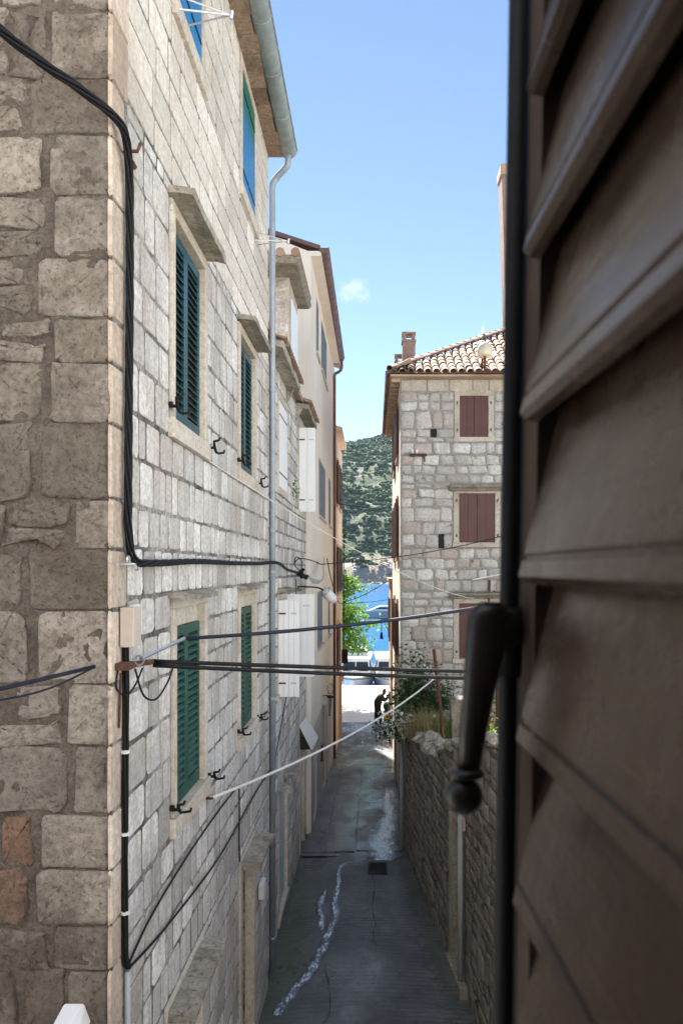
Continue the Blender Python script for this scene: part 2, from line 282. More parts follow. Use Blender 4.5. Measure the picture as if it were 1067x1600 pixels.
# ------------------------------------------------------------------ mesh helpers
def V(*a): return Vector(a)
class MB:
    def __init__(s): s.v = []; s.f = []; s.t = []; s.cur = (.5, .5, .5)
    def add(s, verts, faces):
        b = len(s.v); s.v += [tuple(p) for p in verts]; s.t += [s.cur] * len(verts); s.f += [tuple(i + b for i in f) for f in faces]
    def box(s, x0, x1, y0, y1, z0, z1, fr=None):
        p = [(x, y, z) for z in (z0, z1) for y in (y0, y1) for x in (x0, x1)]
        if fr: p = [fr(*q) for q in p]
        s.add(p, [(0, 2, 3, 1), (4, 5, 7, 6), (0, 1, 5, 4), (2, 6, 7, 3), (0, 4, 6, 2), (1, 3, 7, 5)]); return s
    def hexa(s, p):   # eight corners, bottom ring then top ring
        s.add(p, [(3, 2, 1, 0), (4, 5, 6, 7), (0, 1, 5, 4), (1, 2, 6, 5), (2, 3, 7, 6), (3, 0, 4, 7)]); return s
    def quad(s, *p): s.add(p, [tuple(range(len(p)))]); return s
    def prism(s, poly, d):   # polygon of 3-D points swept by vector d
        n = len(poly); d = Vector(d); a = [Vector(p) for p in poly]
        s.add(a + [p + d for p in a], [tuple(range(n))[::-1], tuple(range(n, 2 * n))] + [(i, (i + 1) % n, n + (i + 1) % n, n + i) for i in range(n)]); return s
    def tube(s, pts, r, n=8, cap=True):
        pts = [Vector(p) for p in pts]; k = len(pts); rs = r if isinstance(r, (list, tuple)) else [r] * k
        vs = []; up = None
        for i, p in enumerate(pts):
            d = (pts[min(i + 1, k - 1)] - pts[max(i - 1, 0)]).normalized()
            if up is None: up = V(0, 0, 1) if abs(d.z) < .9 else V(1, 0, 0)
            a = d.cross(up).normalized(); b = a.cross(d).normalized(); up = b
            vs += [p + (a * math.cos(2 * math.pi * j / n) + b * math.sin(2 * math.pi * j / n)) * rs[i] for j in range(n)]
        fs = [(i * n + j, i * n + (j + 1) % n, (i + 1) * n + (j + 1) % n, (i + 1) * n + j) for i in range(k - 1) for j in range(n)]
        if cap: fs += [tuple(range(n))[::-1], tuple((k - 1) * n + j for j in range(n))]
        s.add(vs, fs); return s
    def lathe(s, c, prof, n=16, axis='Z'):
        vs = []
        for r, h in prof:
            for j in range(n):
                a = 2 * math.pi * j / n; q = (r * math.cos(a), r * math.sin(a), h)
                if axis == 'Y': q = (q[0], q[2], q[1])
                if axis == 'X': q = (q[2], q[0], q[1])
                vs.append(Vector(c) + Vector(q))
        k = len(prof)
        fs = [(i * n + j, i * n + (j + 1) % n, (i + 1) * n + (j + 1) % n, (i + 1) * n + j) for i in range(k - 1) for j in range(n)]
        fs += [tuple(range(n))[::-1], tuple((k - 1) * n + j for j in range(n))]
        s.add(vs, fs); return s
    def ico(s, c, r, sub=1, jit=.25, rng=random, sq=(1, 1, 1)):
        base = ICO[sub]; c = Vector(c)
        s.add([c + Vector((p[0] * sq[0], p[1] * sq[1], p[2] * sq[2])) * r * (1 + rng.uniform(-jit, jit)) for p in base[0]], base[1]); return s
    def build(s, name, mat, parent=None, smooth=False, bevel=0, loc=None):
        me = bpy.data.meshes.new(name); me.from_pydata(s.v, [], s.f)
        me.materials.append(MAT[mat] if isinstance(mat, str) else mat)
        at = me.attributes.new('tint', 'FLOAT_COLOR', 'POINT')
        buf = [x for t in s.t for x in (t[0], t[1], t[2], 1.0)]; at.data.foreach_set('color', buf)
        if smooth: me.polygons.foreach_set('use_smooth', [True] * len(me.polygons))
        me.update()
        return link(name, me, parent, bevel, loc)
def link(name, me, parent=None, bevel=0, loc=None):
    o = bpy.data.objects.new(name, me); COL.objects.link(o)
    if parent is not None:
        o.parent = parent
        if parent.type == 'EMPTY': o.location = -parent.location
    if loc is not None: o.location = o.location + Vector(loc)
    if bevel:
        b = o.modifiers.new('bevel', 'BEVEL'); b.width = bevel; b.segments = 2; b.limit_method = 'ANGLE'; b.angle_limit = R(40)
    return o
ICO = {}
for k in (1, 2, 3):
    bm = bmesh.new(); bmesh.ops.create_icosphere(bm, subdivisions=k, radius=1)
    ICO[k] = ([tuple(v.co) for v in bm.verts], [tuple(v.index for v in f.verts) for f in bm.faces]); bm.free()
def tag(o, label, cat, group=None):
    o['label'] = label; o['category'] = cat
    if group: o['group'] = group
    return o
def thing(name, loc, label, cat, group=None):
    o = bpy.data.objects.new(name, None); COL.objects.link(o); o.location = loc; o.empty_display_size = .2
    return tag(o, label, cat, group)
def struct(o): o['kind'] = 'structure'; return o
def stuff(o): o['kind'] = 'stuff'; return o
def px(p): return (585 + 1140 * p[0] / p[1], 890 - 1140 * p[2] / p[1]) if p[1] > .05 else (-9e9, -9e9)
def at(x, y, s): return V((x - 585) * s / 1140, s, (890 - y) * s / 1140)
def gz(y):   # height of the paving along the alley
    P = [(-60, -5.6), (3, -5.75), (9.8, -6.0), (15, -6.2), (22, -6.62), (31.5, -7.32), (36, -7.5), (400, -7.5)]
    for (a, b), (c, d) in zip(P, P[1:]):
        if y <= c: return b + (d - b) * (y - a) / (c - a)
    return -7.5
# ------------------------------------------------------------------ stones
def stone(mb, fr, u0, u1, v0, v1, proud, rng, n=12, rough=.01, bulge=0., e=7, fine=0, rust=None):
    mb.cur = (rng.random(), rng.random(), rng.random() if rust is None else rust)
    cu, cv, a, b = (u0 + u1) / 2, (v0 + v1) / 2, (u1 - u0) / 2, (v1 - v0) / 2
    bev = min(.012, a * .3, b * .3); sk = [rng.uniform(-rough, rough) * (1.2 if rough > .011 else .5) for _ in range(4)]
    ring = []
    for k in range(n):
        t = 2 * math.pi * (k + .5) / n; c, s = math.cos(t), math.sin(t)
        x = math.copysign(abs(c) ** (2 / e), c) * a; y = math.copysign(abs(s) ** (2 / e), s) * b
        x += sk[0] * y / b + sk[1]; y += sk[2] * x / a
        if fine:
            wv = V(c * 1.6, s * 1.6, mb.cur[0] * 90); x += noise.noise(wv) * rough * 2.2 * math.copysign(1, c); y += noise.noise(wv + V(9, 3, 0)) * rough * 2.2 * math.copysign(1, s)
            x += rng.uniform(-rough, rough) * .3; y += rng.uniform(-rough, rough) * .3
        else: x += rng.uniform(-rough, rough); y += rng.uniform(-rough, rough)
        ring.append((x, y))
    if not fine:
        lv = [(1., 0, -.012), (1., bev, proud)] + ([(.5, 0, proud + bulge)] if bulge else [])
    else:
        lv = [(1., 0, -.02), (1., .003, proud * .5), (.97, bev * .5, proud * .85), (.9, bev, proud)] + [(k, bev, proud + bulge * (1 - k * k)) for k in (.76, .6, .42, .22)]
    vs = []
    for i, (k, ins, w) in enumerate(lv):
        for x, y in ring:
            xx = x * k * (1 - ins / a); yy = y * k * (1 - ins / b); ww = w
            if fine and i > 0:
                q = V((cu + xx) * 9, (cv + yy) * 9, mb.cur[1] * 50)
                ww += (noise.noise(q) * .5 + noise.noise(q * 2.7) * .35 + noise.noise(q * 6) * .2) * fine
            elif i == len(lv) - 1 and i > 1: ww += rng.uniform(-bulge, bulge) * .6
            vs.append(fr(cu + xx, cv + yy, ww))
    vs.append(fr(cu + sk[1], cv, lv[-1][2] + (bulge * .3 if bulge else 0)))
    L = len(lv); fs = [(i * n + j, i * n + (j + 1) % n, (i + 1) * n + (j + 1) % n, (i + 1) * n + j) for i in range(L - 1) for j in range(n)]
    fs += [((L - 1) * n + j, (L - 1) * n + (j + 1) % n, L * n) for j in range(n)]
    mb.add(vs, fs)
def layout(u0, u1, v0, v1, ops, hm, hM, wm, wM, rng, jit=0.):
    """courses of stones between the openings; returns cells (u0,u1,v0,v1)"""
    br = sorted({v0, v1} | {min(max(z, v0), v1) for o in ops for z in o[2:]}); out = []
    for a, b in zip(br, br[1:]):
        if b - a < .04: continue
        k = max(1, round((b - a) / ((hm + hM) / 2))); hs = [rng.uniform(hm, hM) for _ in range(k)]; f = (b - a) / sum(hs); z = a
        for h in hs:
            z1 = z + h * f; mid = (z + z1) / 2; free = [(u0, u1)]
            for o in ops:
                if o[2] < mid < o[3]:
                    nf = []
                    for p, q in free:
                        if o[1] <= p or o[0] >= q: nf.append((p, q)); continue
                        if o[0] > p: nf.append((p, o[0]))
                        if o[1] < q: nf.append((o[1], q))
                    free = nf
            for p, q in free:
                k2 = max(1, round((q - p) / ((wm + wM) / 2))); ws = [rng.uniform(wm, wM) for _ in range(k2)]; g = (q - p) / sum(ws); u = p
                for w in ws:
                    j1, j2 = rng.uniform(-jit, jit), rng.uniform(-jit, jit)
                    if w * g > .05: out.append((u, u + w * g, z + j1, z1 + j2))
                    u += w * g
            z = z1
    return out
def lay_stones(cells, fr, parent, name, mat, rng, gap=.008, proud=.014, keep=280, n=12, rough=.008, bulge=0., e=7, fine=0, rest='remaining_stonework', pr_var=.4, gu=1.):
    rank = []
    for i, (a, b, c, d) in enumerate(cells):
        p = fr((a + b) / 2, (c + d) / 2, 0); q = fr(b, (c + d) / 2, 0); x, y = px(p); x2, _ = px(q)
        inside = -30 < x < 1000 and -40 < y < 1640
        rank.append((-(abs(x2 - x) * (d - c) / max(p[1], .1)) if inside else 1e9, i))
    rank.sort(); solo = {i for r, i in rank[:keep] if r < 1e8}
    rm = MB()
    for i, (a, b, c, d) in enumerate(cells):
        mb = MB() if i in solo else rm
        g = gap * rng.uniform(.6, 1.5)
        stone(mb, fr, a + g * gu, b - g * gu, c + g, d - g, proud * rng.uniform(1 - pr_var, 1 + pr_var), rng, n, rough, bulge, e, fine if i in solo else 0)
        if i in solo: mb.build(name, mat, parent, smooth=bool(bulge) or bool(fine))
    if rm.v: stuff(rm.build(rest, mat, parent, smooth=bool(bulge)))
def wall_sheet(mb, fr, u0, u1, v0, v1, ops, depth=.12):
    """front face of a wall with real openings and their reveals"""
    ops = [(a - .004, b + .004, c - .004, d + .004) for a, b, c, d in ops]
    us = sorted({u0, u1} | {min(max(z, u0), u1) for o in ops for z in o[:2]}); vs = sorted({v0, v1} | {min(max(z, v0), v1) for o in ops for z in o[2:]})
    for a, b in zip(us, us[1:]):
        for c, d in zip(vs, vs[1:]):
            if any(o[0] <= a and b <= o[1] and o[2] <= c and d <= o[3] for o in ops): continue
            mb.quad(fr(a, c, 0), fr(b, c, 0), fr(b, d, 0), fr(a, d, 0))
    for a, b, c, d in ops:
        for p, q in (((a, c), (b, c)), ((b, c), (b, d)), ((b, d), (a, d)), ((a, d), (a, c))):
            mb.quad(fr(p[0], p[1], 0), fr(q[0], q[1], 0), fr(q[0], q[1], -depth), fr(p[0], p[1], -depth))
        mb.quad(fr(a, c, -depth), fr(b, c, -depth), fr(b, d, -depth), fr(a, d, -depth))
def surround(parent, fr, a, b, c, d, w=.11, proud=.02, sill=.14, lintel=True, name='window_surround', mat='dressed', depth=.1):
    rng = random.Random(int(a * 100 + c * 10)); t = [rng.random(), .6, .3]
    mb = MB(); mb.cur = tuple(t); mb.box(a - w - .03, b + w + .03, c - sill, c, -depth, proud + .02, fr); s = mb.build(name, mat, parent, bevel=.006)
    for q0, q1 in ((a - w, a), (b, b + w)):
        j = MB(); j.cur = (rng.random(), .6, .3); j.box(q0, q1, c + .002, d, -depth, proud, fr); j.build('jamb', mat, s, bevel=.006)
    if lintel:
        j = MB(); j.cur = (rng.random(), .6, .3); j.box(a - w, b + w, d + .002, d + w, -depth, proud, fr); j.build('lintel', mat, s, bevel=.006)
    return s
LOUV = {}
def louvred_leaf(parent, fr, a, b, c, d, mat, w0=-.05, pitch=.06, th=.034, stile=.055, label=None):
    mb = MB()
    mb.box(a, a + stile, c, d, w0, w0 + th, fr); mb.box(b - stile, b, c, d, w0, w0 + th, fr)
    mb.box(a + stile, b - stile, c, c + .11, w0 + .001, w0 + th - .001, fr); mb.box(a + stile, b - stile, d - .08, d, w0 + .001, w0 + th - .001, fr)
    lf = mb.build('shutter', mat, parent, bevel=.004)
    if label: lf['label'] = label
    bk = MB(); bk.box(a + stile * .8, b - stile * .8, c + .1, d - .07, w0 - .012, w0 - .004, fr); bk.build('backing', 'dark', lf)
    L = b - a - 2 * stile; key = (round(L, 3), mat)
    o0 = fr(0, 0, 0); U = fr(1, 0, 0) - o0; N = fr(0, 0, 1) - o0
    if key not in LOUV:
        q = MB(); h = .026; an = R(40)
        pr = [(-.022 * math.cos(an) - .004 * math.sin(an), .022 * math.sin(an) - .004 * math.cos(an)), (.022 * math.cos(an) - .004 * math.sin(an), -.022 * math.sin(an) - .004 * math.cos(an)),
              (.022 * math.cos(an) + .004 * math.sin(an), -.022 * math.sin(an) + .004 * math.cos(an)), (-.022 * math.cos(an) + .004 * math.sin(an), .022 * math.sin(an) + .004 * math.cos(an))]
        q.prism([N * w + V(0, 0, z) for w, z in pr], U * L); o = q.build('louvre', mat, lf); LOUV[key] = o.data; COL.objects.unlink(o); bpy.data.objects.remove(o)
    k = int((d - c - .2) / pitch)
    for i in range(k):
        link('louvre', LOUV[key], lf, 0, fr(a + stile, c + .125 + (i + .35) * (d - c - .2) / k, w0 + th * .55))
    return lf
def plank_leaf(parent, fr, a, b, c, d, mat, w0=0., th=.03, planks=3, battens=True, name='shutter', label=None, slit=.004, iron='iron'):
    """a leaf of vertical boards with two ledges"""
    mb = MB(); mb.box(a + .01, b - .01, c + .01, d - .01, w0, w0 + th * .5, fr); lf = mb.build(name, mat, parent)
    if label: lf['label'] = label
    w = (b - a) / planks
    for i in range(planks):
        p = MB(); p.cur = (random.random(), random.random(), .5); p.box(a + i * w + slit, a + (i + 1) * w - slit, c, d, w0 + th * .45, w0 + th, fr); p.build('board', mat, lf)
    if battens:
        for z in (c + (d - c) * .16, d - (d - c) * .16):
            p = MB(); p.box(a + .02, b - .02, z - .012, z + .012, w0 + th + .0005, w0 + th + .006, fr); p.build('strap_hinge', iron, lf)
    return lf
def hood(parent, fr, a, b, z, th, proj, rng, pieces=1, tilt=.03, name='window_hood', mat='slab'):
    base = None
    us = [a] + sorted(rng.uniform(a + .25, b - .2) for _ in range(pieces - 1)) + [b]
    for i, (p, q) in enumerate(zip(us, us[1:])):
        mb = MB(); mb.cur = (rng.random(), rng.random(), .3); k = 6; pj = proj * rng.uniform(.94, 1.05); vs = []
        for j in range(k + 1):
            u = p + .004 + (q - p - .008) * j / k
            n1, n2 = rng.uniform(-.015, .015), rng.uniform(-.009, .009)
            for w, dz in ((-.06, 0), (-.06, th), (pj * .55, th - tilt * .5 + n2), (pj + n1, th - tilt + n2), (pj + n1 * .6 - .01, -tilt * .6 + n2), (pj * .5, n2 * .6)):
                vs.append(fr(u, z + dz, w))
        fs = [(j * 6 + i_, j * 6 + (i_ + 1) % 6, (j + 1) * 6 + (i_ + 1) % 6, (j + 1) * 6 + i_) for j in range(k) for i_ in range(6)] + [tuple(range(6)), tuple(k * 6 + i_ for i_ in range(6))]
        mb.add(vs, fs); o = mb.build(name if base is None else 'hood_slab', mat, parent if base is None else base)
        base = base or o
    return base
def tie_back(parent, fr, u, v):
    """black iron shutter dog: stem, cranked arm and two hooked tips"""
    mb = MB(); mb.tube([fr(u, v, -.02), fr(u, v, .07)], .013, 6); mb.tube([fr(u, v + .012, .0), fr(u, v + .012, .035)], .024, 6)
    mb.tube([fr(u - .05, v + .055, .075), fr(u - .02, v + .025, .07), fr(u, v, .07), fr(u + .04, v - .035, .075), fr(u + .07, v - .04, .09)], [.010, .013, .015, .013, .010], 6)
    mb.tube([fr(u - .05, v + .05, .07), fr(u - .055, v + .06, .12), fr(u - .05, v + .085, .13)], .011, 6); mb.tube([fr(u + .068, v - .042, .085), fr(u + .072, v - .035, .14), fr(u + .07, v - .01, .145)], .011, 6)
    return mb.build('shutter_catch', 'iron', parent)
def sag(a, b, drop, n=24):
    a, b = Vector(a), Vector(b)
    return [a.lerp(b, i / n) - V(0, 0, drop * 4 * (i / n) * (1 - i / n)) for i in range(n + 1)]
def wire(name, pts, r, mat, label, cat='cable', group=None, n=6):
    return tag(MB().tube(pts, r, n).build(name, mat, None, smooth=True), label, cat, group)
def smooth_path(P, k=8):
    P = [Vector(p) for p in P]; out = []
    for i in range(len(P) - 1):
        p0, p1, p2, p3 = P[max(i - 1, 0)], P[i], P[i + 1], P[min(i + 2, len(P) - 1)]
        for j in range(k):
            t = j / k; out.append(.5 * ((2 * p1) + (p2 - p0) * t + (2 * p0 - 5 * p1 + 4 * p2 - p3) * t * t + (3 * p1 - p0 - 3 * p2 + p3) * t ** 3))
    return out + [P[-1]]
def bundle(pts, k, r, spread, twist, mb=None):
    mb = mb or MB(); pts = [Vector(p) for p in pts]; L = 0
    tr = [[] for _ in range(k)]
    for i, p in enumerate(pts):
        d = (pts[min(i + 1, len(pts) - 1)] - pts[max(i - 1, 0)]).normalized(); up = V(0, 0, 1) if abs(d.z) < .95 else V(0, 1, 0)
        a = d.cross(up).normalized(); b = a.cross(d)
        if i: L += (p - pts[i - 1]).length
        for j in range(k):
            an = 2 * math.pi * j / k + L * twist; tr[j].append(p + (a * math.cos(an) + b * math.sin(an)) * spread)
    for t in tr: mb.tube(t, r, 6)
    return mb
def leaves(mb, pts, size, rng, asp=.6, sc_=None):
    """one bent leaf of two triangles-pairs at each point"""
    for p in pts:
        mb.cur = (rng.random(), rng.random(), rng.random())
        d = V(rng.gauss(0, 1), rng.gauss(0, 1), rng.gauss(0, .7) - .2).normalized(); s = d.cross(V(rng.gauss(0, 1), rng.gauss(0, 1), rng.gauss(0, 1))).normalized(); u = d.cross(s)
        L = size * rng.uniform(.6, 1.25); w = L * asp * .5
        mb.add([p, p + d * L * .5 + s * w + u * w * .3, p + d * L, p + d * L * .5 - s * w + u * w * .3], [(0, 1, 2), (0, 2, 3)])
# ------------------------------------------------------------------ setting: ground, alley, quay, sea, hill
mb = MB(); ys = [-40, -10, 3, 9.8, 15, 22, 31.5, 36, 47.2]
for a, b in zip(ys, ys[1:]): mb.quad((-90, a, gz(a) - .14), (90, a, gz(a) - .14), (90, b, gz(b) - .14), (-90, b, gz(b) - .14))
struct(mb.build('ground', 'ground'))
def rx(y): return 2.4 - .105 * y if y < 16.2 else .72       # foot of the right-hand wall
mb = MB(); rows = [3 + i * .25 for i in range(53)]; nx = 14
for y in rows:
    x1 = rx(y) + .06
    for i in range(nx + 1):
        x = -1.62 + (x1 + 1.62) * i / nx
        edge = max(0, .55 - (x + 1.55)) * .04 * 0
        mb.v.append((x, y, gz(y) + .006 * noise.noise(V(x * 2, y * 2, 0)) + .03 * math.cos((x + .1) * 2.0) - .03 - edge)); mb.t.append((.5, .5, .5))
for j in range(len(rows) - 1):
    for i in range(nx): mb.f.append((j * (nx + 1) + i, j * (nx + 1) + i + 1, (j + 1) * (nx + 1) + i + 1, (j + 1) * (nx + 1) + i))
alley = struct(mb.build('alley_pavement', 'concrete', smooth=True))
mb = MB(); mb.quad((-1.7, 16, gz(16) - .02), (.8, 16, gz(16) - .02), (.8, 22, gz(22) - .02), (-1.7, 22, gz(22) - .02)); mb.quad((-1.7, 22, gz(22) - .02), (.8, 22, gz(22) - .02), (.8, 31.5, gz(31.5) - .02), (-1.7, 31.5, gz(31.5) - .02))
mb.quad((-1.7, 31.5, gz(31.5) - .02), (.8, 31.5, gz(31.5) - .02), (.8, 36, gz(36) - .02), (-1.7, 36, gz(36) - .02))
lane = struct(mb.build('lane_bedding', 'paving'))
rng = random.Random(5)
def paver(x0, x1, y0, y1):
    q = MB(); q.cur = (rng.random(), rng.random(), .5); t = rng.uniform(-.006, .01); g = .009
    a, b, c, d = x0 + g, x1 - g, y0 + g, y1 - g; z0, z1 = gz(c) + t, gz(d) + t + rng.uniform(-.004, .004)
    q.hexa([(a, c, z0 - .04), (b, c, z0 - .04), (b, d, z1 - .04), (a, d, z1 - .04), (a, c, z0), (b, c, z0 + rng.uniform(-.004, .004)), (b, d, z1), (a, d, z1)])
    q.build('paving_slab', 'paving', lane, bevel=.008)
for x0, x1 in ((-1.6, -1.12), (-1.12, -.42), (-.42, .3), (.3, .72)):
    y = 15.95 + rng.uniform(0, .4)
    while y < 35.4:
        h = rng.uniform(.7, 1.6); paver(x0 + rng.uniform(-.02, .02), x1 + rng.uniform(-.02, .0), y, min(y + h, 35.6)); y += h
# cracks in the concrete
def crack(P, w):
    q = MB(); pts = smooth_path([V(x, y, 0) for x, y in P], 6); r = random.Random(3); vs = []
    for p in pts:
        x = p.x + r.uniform(-.02, .02); z = gz(p.y) + .03 * math.cos((x + .1) * 2) - .03 + .012; ww = w * r.uniform(.3, 1.2)
        vs += [(x - ww, p.y, z), (x + ww, p.y, z)]
    q.add(vs, [(2 * i, 2 * i + 1, 2 * i + 3, 2 * i + 2) for i in range(len(pts) - 1)]); q.build('crack', 'dark', alley)
crack([(-.02, 11.9), (.0, 12.6), (-.05, 13.3), (.0, 14.1), (-.06, 15.0), (-.03, 15.9)], .007)
crack([(-.78, 9.3), (-.62, 9.9), (-.66, 10.5), (-.75, 11.1)], .007)
# grate
grate = thing('drain_grate', (.06, 15.1, gz(15.1)), 'dark iron drain grate set in the alley paving', 'grate')
zg = gz(15.1) + .012
q = MB(); 
for x0, x1, y0, y1 in ((-.13, .26, 14.82, 14.86), (-.13, .26, 15.38, 15.42), (-.13, -.09, 14.86, 15.38), (.22, .26, 14.86, 15.38)): q.box(x0, x1, y0, y1, zg - .03, zg + .006)
q.build('grate_frame', 'iron', grate)
for i in range(9): q = MB(); q.box(-.09, .22, 14.88 + i * .056, 14.905 + i * .056, zg - .03, zg + .002); q.build('bar', 'iron', grate)
# water running down the alley
def stream(P, name, label):
    q = MB(); r = random.Random(len(P)); pts = smooth_path([V(x, y, w * 1.35) for x, y, w in P], 7); vs = []; m_ = 6
    for k, p in enumerate(pts):
        for j in range(m_ + 1):
            f = j / m_ * 2 - 1; w = p.z * (1 + .5 * noise.noise(V(p.y * 3, j * .0 + (3 if f > 0 else 9), 1)))
            x = p.x + f * w; zz = gz(p.y) + (.03 * math.cos((x + .1) * 2) - .03 if p.y < 16 else 0)
            q.t.append((abs(f), .5, .5)); vs.append((x, p.y, zz + .011 + .006 * noise.noise(V(x * 14, p.y * 9, 2)) - .006 * abs(f)))
    q.v = vs; q.f = [(i * (m_ + 1) + j, i * (m_ + 1) + j + 1, (i + 1) * (m_ + 1) + j + 1, (i + 1) * (m_ + 1) + j) for i in range(len(pts) - 1) for j in range(m_)]
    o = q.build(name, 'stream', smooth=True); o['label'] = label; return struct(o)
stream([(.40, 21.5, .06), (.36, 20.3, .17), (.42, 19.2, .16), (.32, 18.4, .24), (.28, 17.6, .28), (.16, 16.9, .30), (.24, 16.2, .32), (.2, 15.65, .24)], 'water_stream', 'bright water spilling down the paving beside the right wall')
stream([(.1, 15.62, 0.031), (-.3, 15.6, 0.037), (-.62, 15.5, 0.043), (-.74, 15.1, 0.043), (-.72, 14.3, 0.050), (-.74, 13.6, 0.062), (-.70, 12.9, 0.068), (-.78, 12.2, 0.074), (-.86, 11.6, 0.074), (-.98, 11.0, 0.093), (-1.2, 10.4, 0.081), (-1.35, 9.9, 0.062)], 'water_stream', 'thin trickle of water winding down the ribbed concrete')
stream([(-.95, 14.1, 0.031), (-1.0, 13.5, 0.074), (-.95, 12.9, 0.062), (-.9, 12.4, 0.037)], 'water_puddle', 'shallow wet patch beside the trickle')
# quay and sea
q = MB(); q.box(-60, 60, 35.9, 47.2, -9.6, -7.495); struct(q.build('quay', 'quay', bevel=.03))
q = MB(); q.quad((-1200, 46.9, -8.6), (1200, 46.9, -8.6), (1200, 1800, -8.6), (-1200, 1800, -8.6)); struct(q.build('sea', 'sea'))
# far hillside across the strait
def hillz(x, y):
    d = y - 440 - 14 * noise.noise(V(x * .012, 3, 0)) - 6 * noise.noise(V(x * .05, 7, 0))
    if d < 0: return -10
    t = d / 640.; rid = 174 + .05 * x + 18 * noise.noise(V(x * .006, 1.5, 0))
    z = rid * (math.sin(min(t, 1.) * math.pi / 2) ** .92) if t < 1 else rid - (t - 1) * 160
    z += 11 * noise.noise(V(x * .014, y * .014, 0)) * min(1, d / 60) + 4.5 * noise.noise(V(x * .05, y * .05, 4)) * min(1, d / 15)
    z += max(0, 3 - abs(d - 12) * .2) * (1 + noise.noise(V(x * .06, y * .03, 9)))
    return -8.6 + z * min(1, d / 12)
q = MB(); xs = [-900 + i * 40 for i in range(18)] + [-180 + i * 5 for i in range(73)] + [190 + i * 40 for i in range(20)]; yr = [422 + i * 5 for i in range(150)] + [1180 + i * 60 for i in range(8)]
for y in yr:
    for x in xs: q.v.append((x, y, hillz(x, y))); q.t.append((.5, .5, .5))
W = len(xs); q.f = [(j * W + i, j * W + i + 1, (j + 1) * W + i + 1, (j + 1) * W + i) for j in range(len(yr) - 1) for i in range(W - 1)]
struct(q.build('hill', 'hill', smooth=True))
q = MB(); rng = random.Random(11); cnt = 0
while cnt < 11000:
    x = rng.uniform(-130, 150); y = rng.uniform(450, 1110); z = hillz(x, y)
    dens = noise.noise(V(x * .012, y * .010, 5)) + .6 * noise.noise(V(x * .04, y * .03, 8)) + (y - 690) * .0012
    if dens < rng.uniform(-.85, .12) or (y < 462 and rng.random() < .25): cnt += .25; continue
    q.cur = (rng.random(), rng.random(), .5); r = rng.uniform(.9, 1.8) * rng.choice([1, 1, 1.3, 1.8])
    for _ in range(3 if r > 1.3 else 2): q.ico((x + rng.gauss(0, r * .7), y + rng.gauss(0, r * .7), z + r * rng.uniform(.1, .5)), r * rng.uniform(.5, 1), 1, .35, rng, (1, 1, rng.uniform(.6, 1)))
    cnt += 1
for _ in range(420):
    x = rng.uniform(-75, 80); y = rng.uniform(448, 500); z = hillz(x, y); q.cur = (rng.random(), rng.random(), .5)
    if noise.noise(V(x * .07, y * .05, 31)) < -.05: continue
    r = rng.uniform(1.0, 2.4)
    for _k in range(4): q.ico((x + rng.gauss(0, r * .8), y + rng.gauss(0, r * .8), z + r * rng.uniform(.1, .6)), r * rng.uniform(.4, .9), 1, .35, rng)
s_ = stuff(q.build('hillside_scrub', 'scrub', smooth=True)); tag(s_, 'dense green scrub and trees covering the far hillside', 'scrub')

q = MB()
for _ in range(1500):
    x = rng.uniform(-90, 95); y = rng.uniform(436, 470); z = hillz(x, y)
    if z < -9: z = -9.2
    if y > 452 and noise.noise(V(x * .05, y * .05, 12)) < 0: continue
    q.cur = (rng.random(), rng.random(), .5); q.ico((x, y, z), rng.uniform(.4, 1.5), 1, .4, rng, (1.2, 1, .8))
tag(stuff(q.build('shore_rocks', 'shorerock')), 'pale tumbled rocks along the far shore', 'rocks')

# ------------------------------------------------------------------ the camera's own house (unseen front, enlarged and whitened to bounce sun)
home = thing('plastered_house', (-1, -.3, gz(0)), 'pale plastered house whose open window frames the view', 'house')
q = MB(); fr = lambda u, v, w: V(u, -.06 + w, v)
wall_sheet(q, fr, -13, 18, -6, 10.5, [(-.95, .2, -1.0, .75)], .3); q.f = [f for f in q.f]
# leave the window itself open: drop the back panel of the opening
q.f = q.f[:-1]; q.build('wall', 'bounce_white', home)
q = MB(); x0, x1, y0, y1, z0, z1 = -2.2, 1.6, -3.6, -.37, -1.9, 1.3
for f in (((x0, y0, z0), (x1, y0, z0), (x1, y0, z1), (x0, y0, z1)), ((x0, y0, z0), (x0, y1, z0), (x0, y1, z1), (x0, y0, z1)), ((x1, y0, z0), (x1, y1, z0), (x1, y1, z1), (x1, y0, z1)), ((x0, y0, z0), (x1, y0, z0), (x1, y1, z0), (x0, y1, z0)), ((x0, y0, z1), (x1, y0, z1), (x1, y1, z1), (x0, y1, z1))): q.quad(*f)
q.build('room', 'pale', home)

# ------------------------------------------------------------------ left stone house
D1 = -1.55; Y0, Y1 = 4.3, 10.62
house = thing('stone_house', (-3, 7, gz(7)), 'tall pale stone house with green louvred shutters on the left', 'house')
fl = lambda u, v, w: V(D1 + w, u, v)           # alley front: u along the alley
fn = lambda u, v, w: V(u, Y0 - w, v)           # end wall facing the viewer
ops = [(5.62, 6.60, 1.15, 2.72), (8.37, 9.40, 1.15, 2.72), (5.66, 6.60, -1.90, -.30), (8.37, 9.40, -1.92, -.30), (5.72, 6.52, 4.42, 6.0), (8.48, 9.42, 4.46, 5.86),
       (5.50, 6.48, -5.2, -3.36), (8.46, 9.30, -6.1, -3.46)]
q = MB(); wall_sheet(q, fl, Y0 + .01, Y1, -6.4, 6.1, ops, .16); wl = q.build('wall', 'mortar_f', house)
q = MB(); q.box(-7, D1 - .2, Y0 + .12, Y1 - .002, -6.4, 6.1); q.box(D1 - .25, D1 - .17, Y1 - .01, Y1 - .004, -6.4, 6.1); q.box(-7, D1 - .005, Y1 - .03, Y1, -6.4, 6.1); q.build('back_wall', 'mortar_f', house)
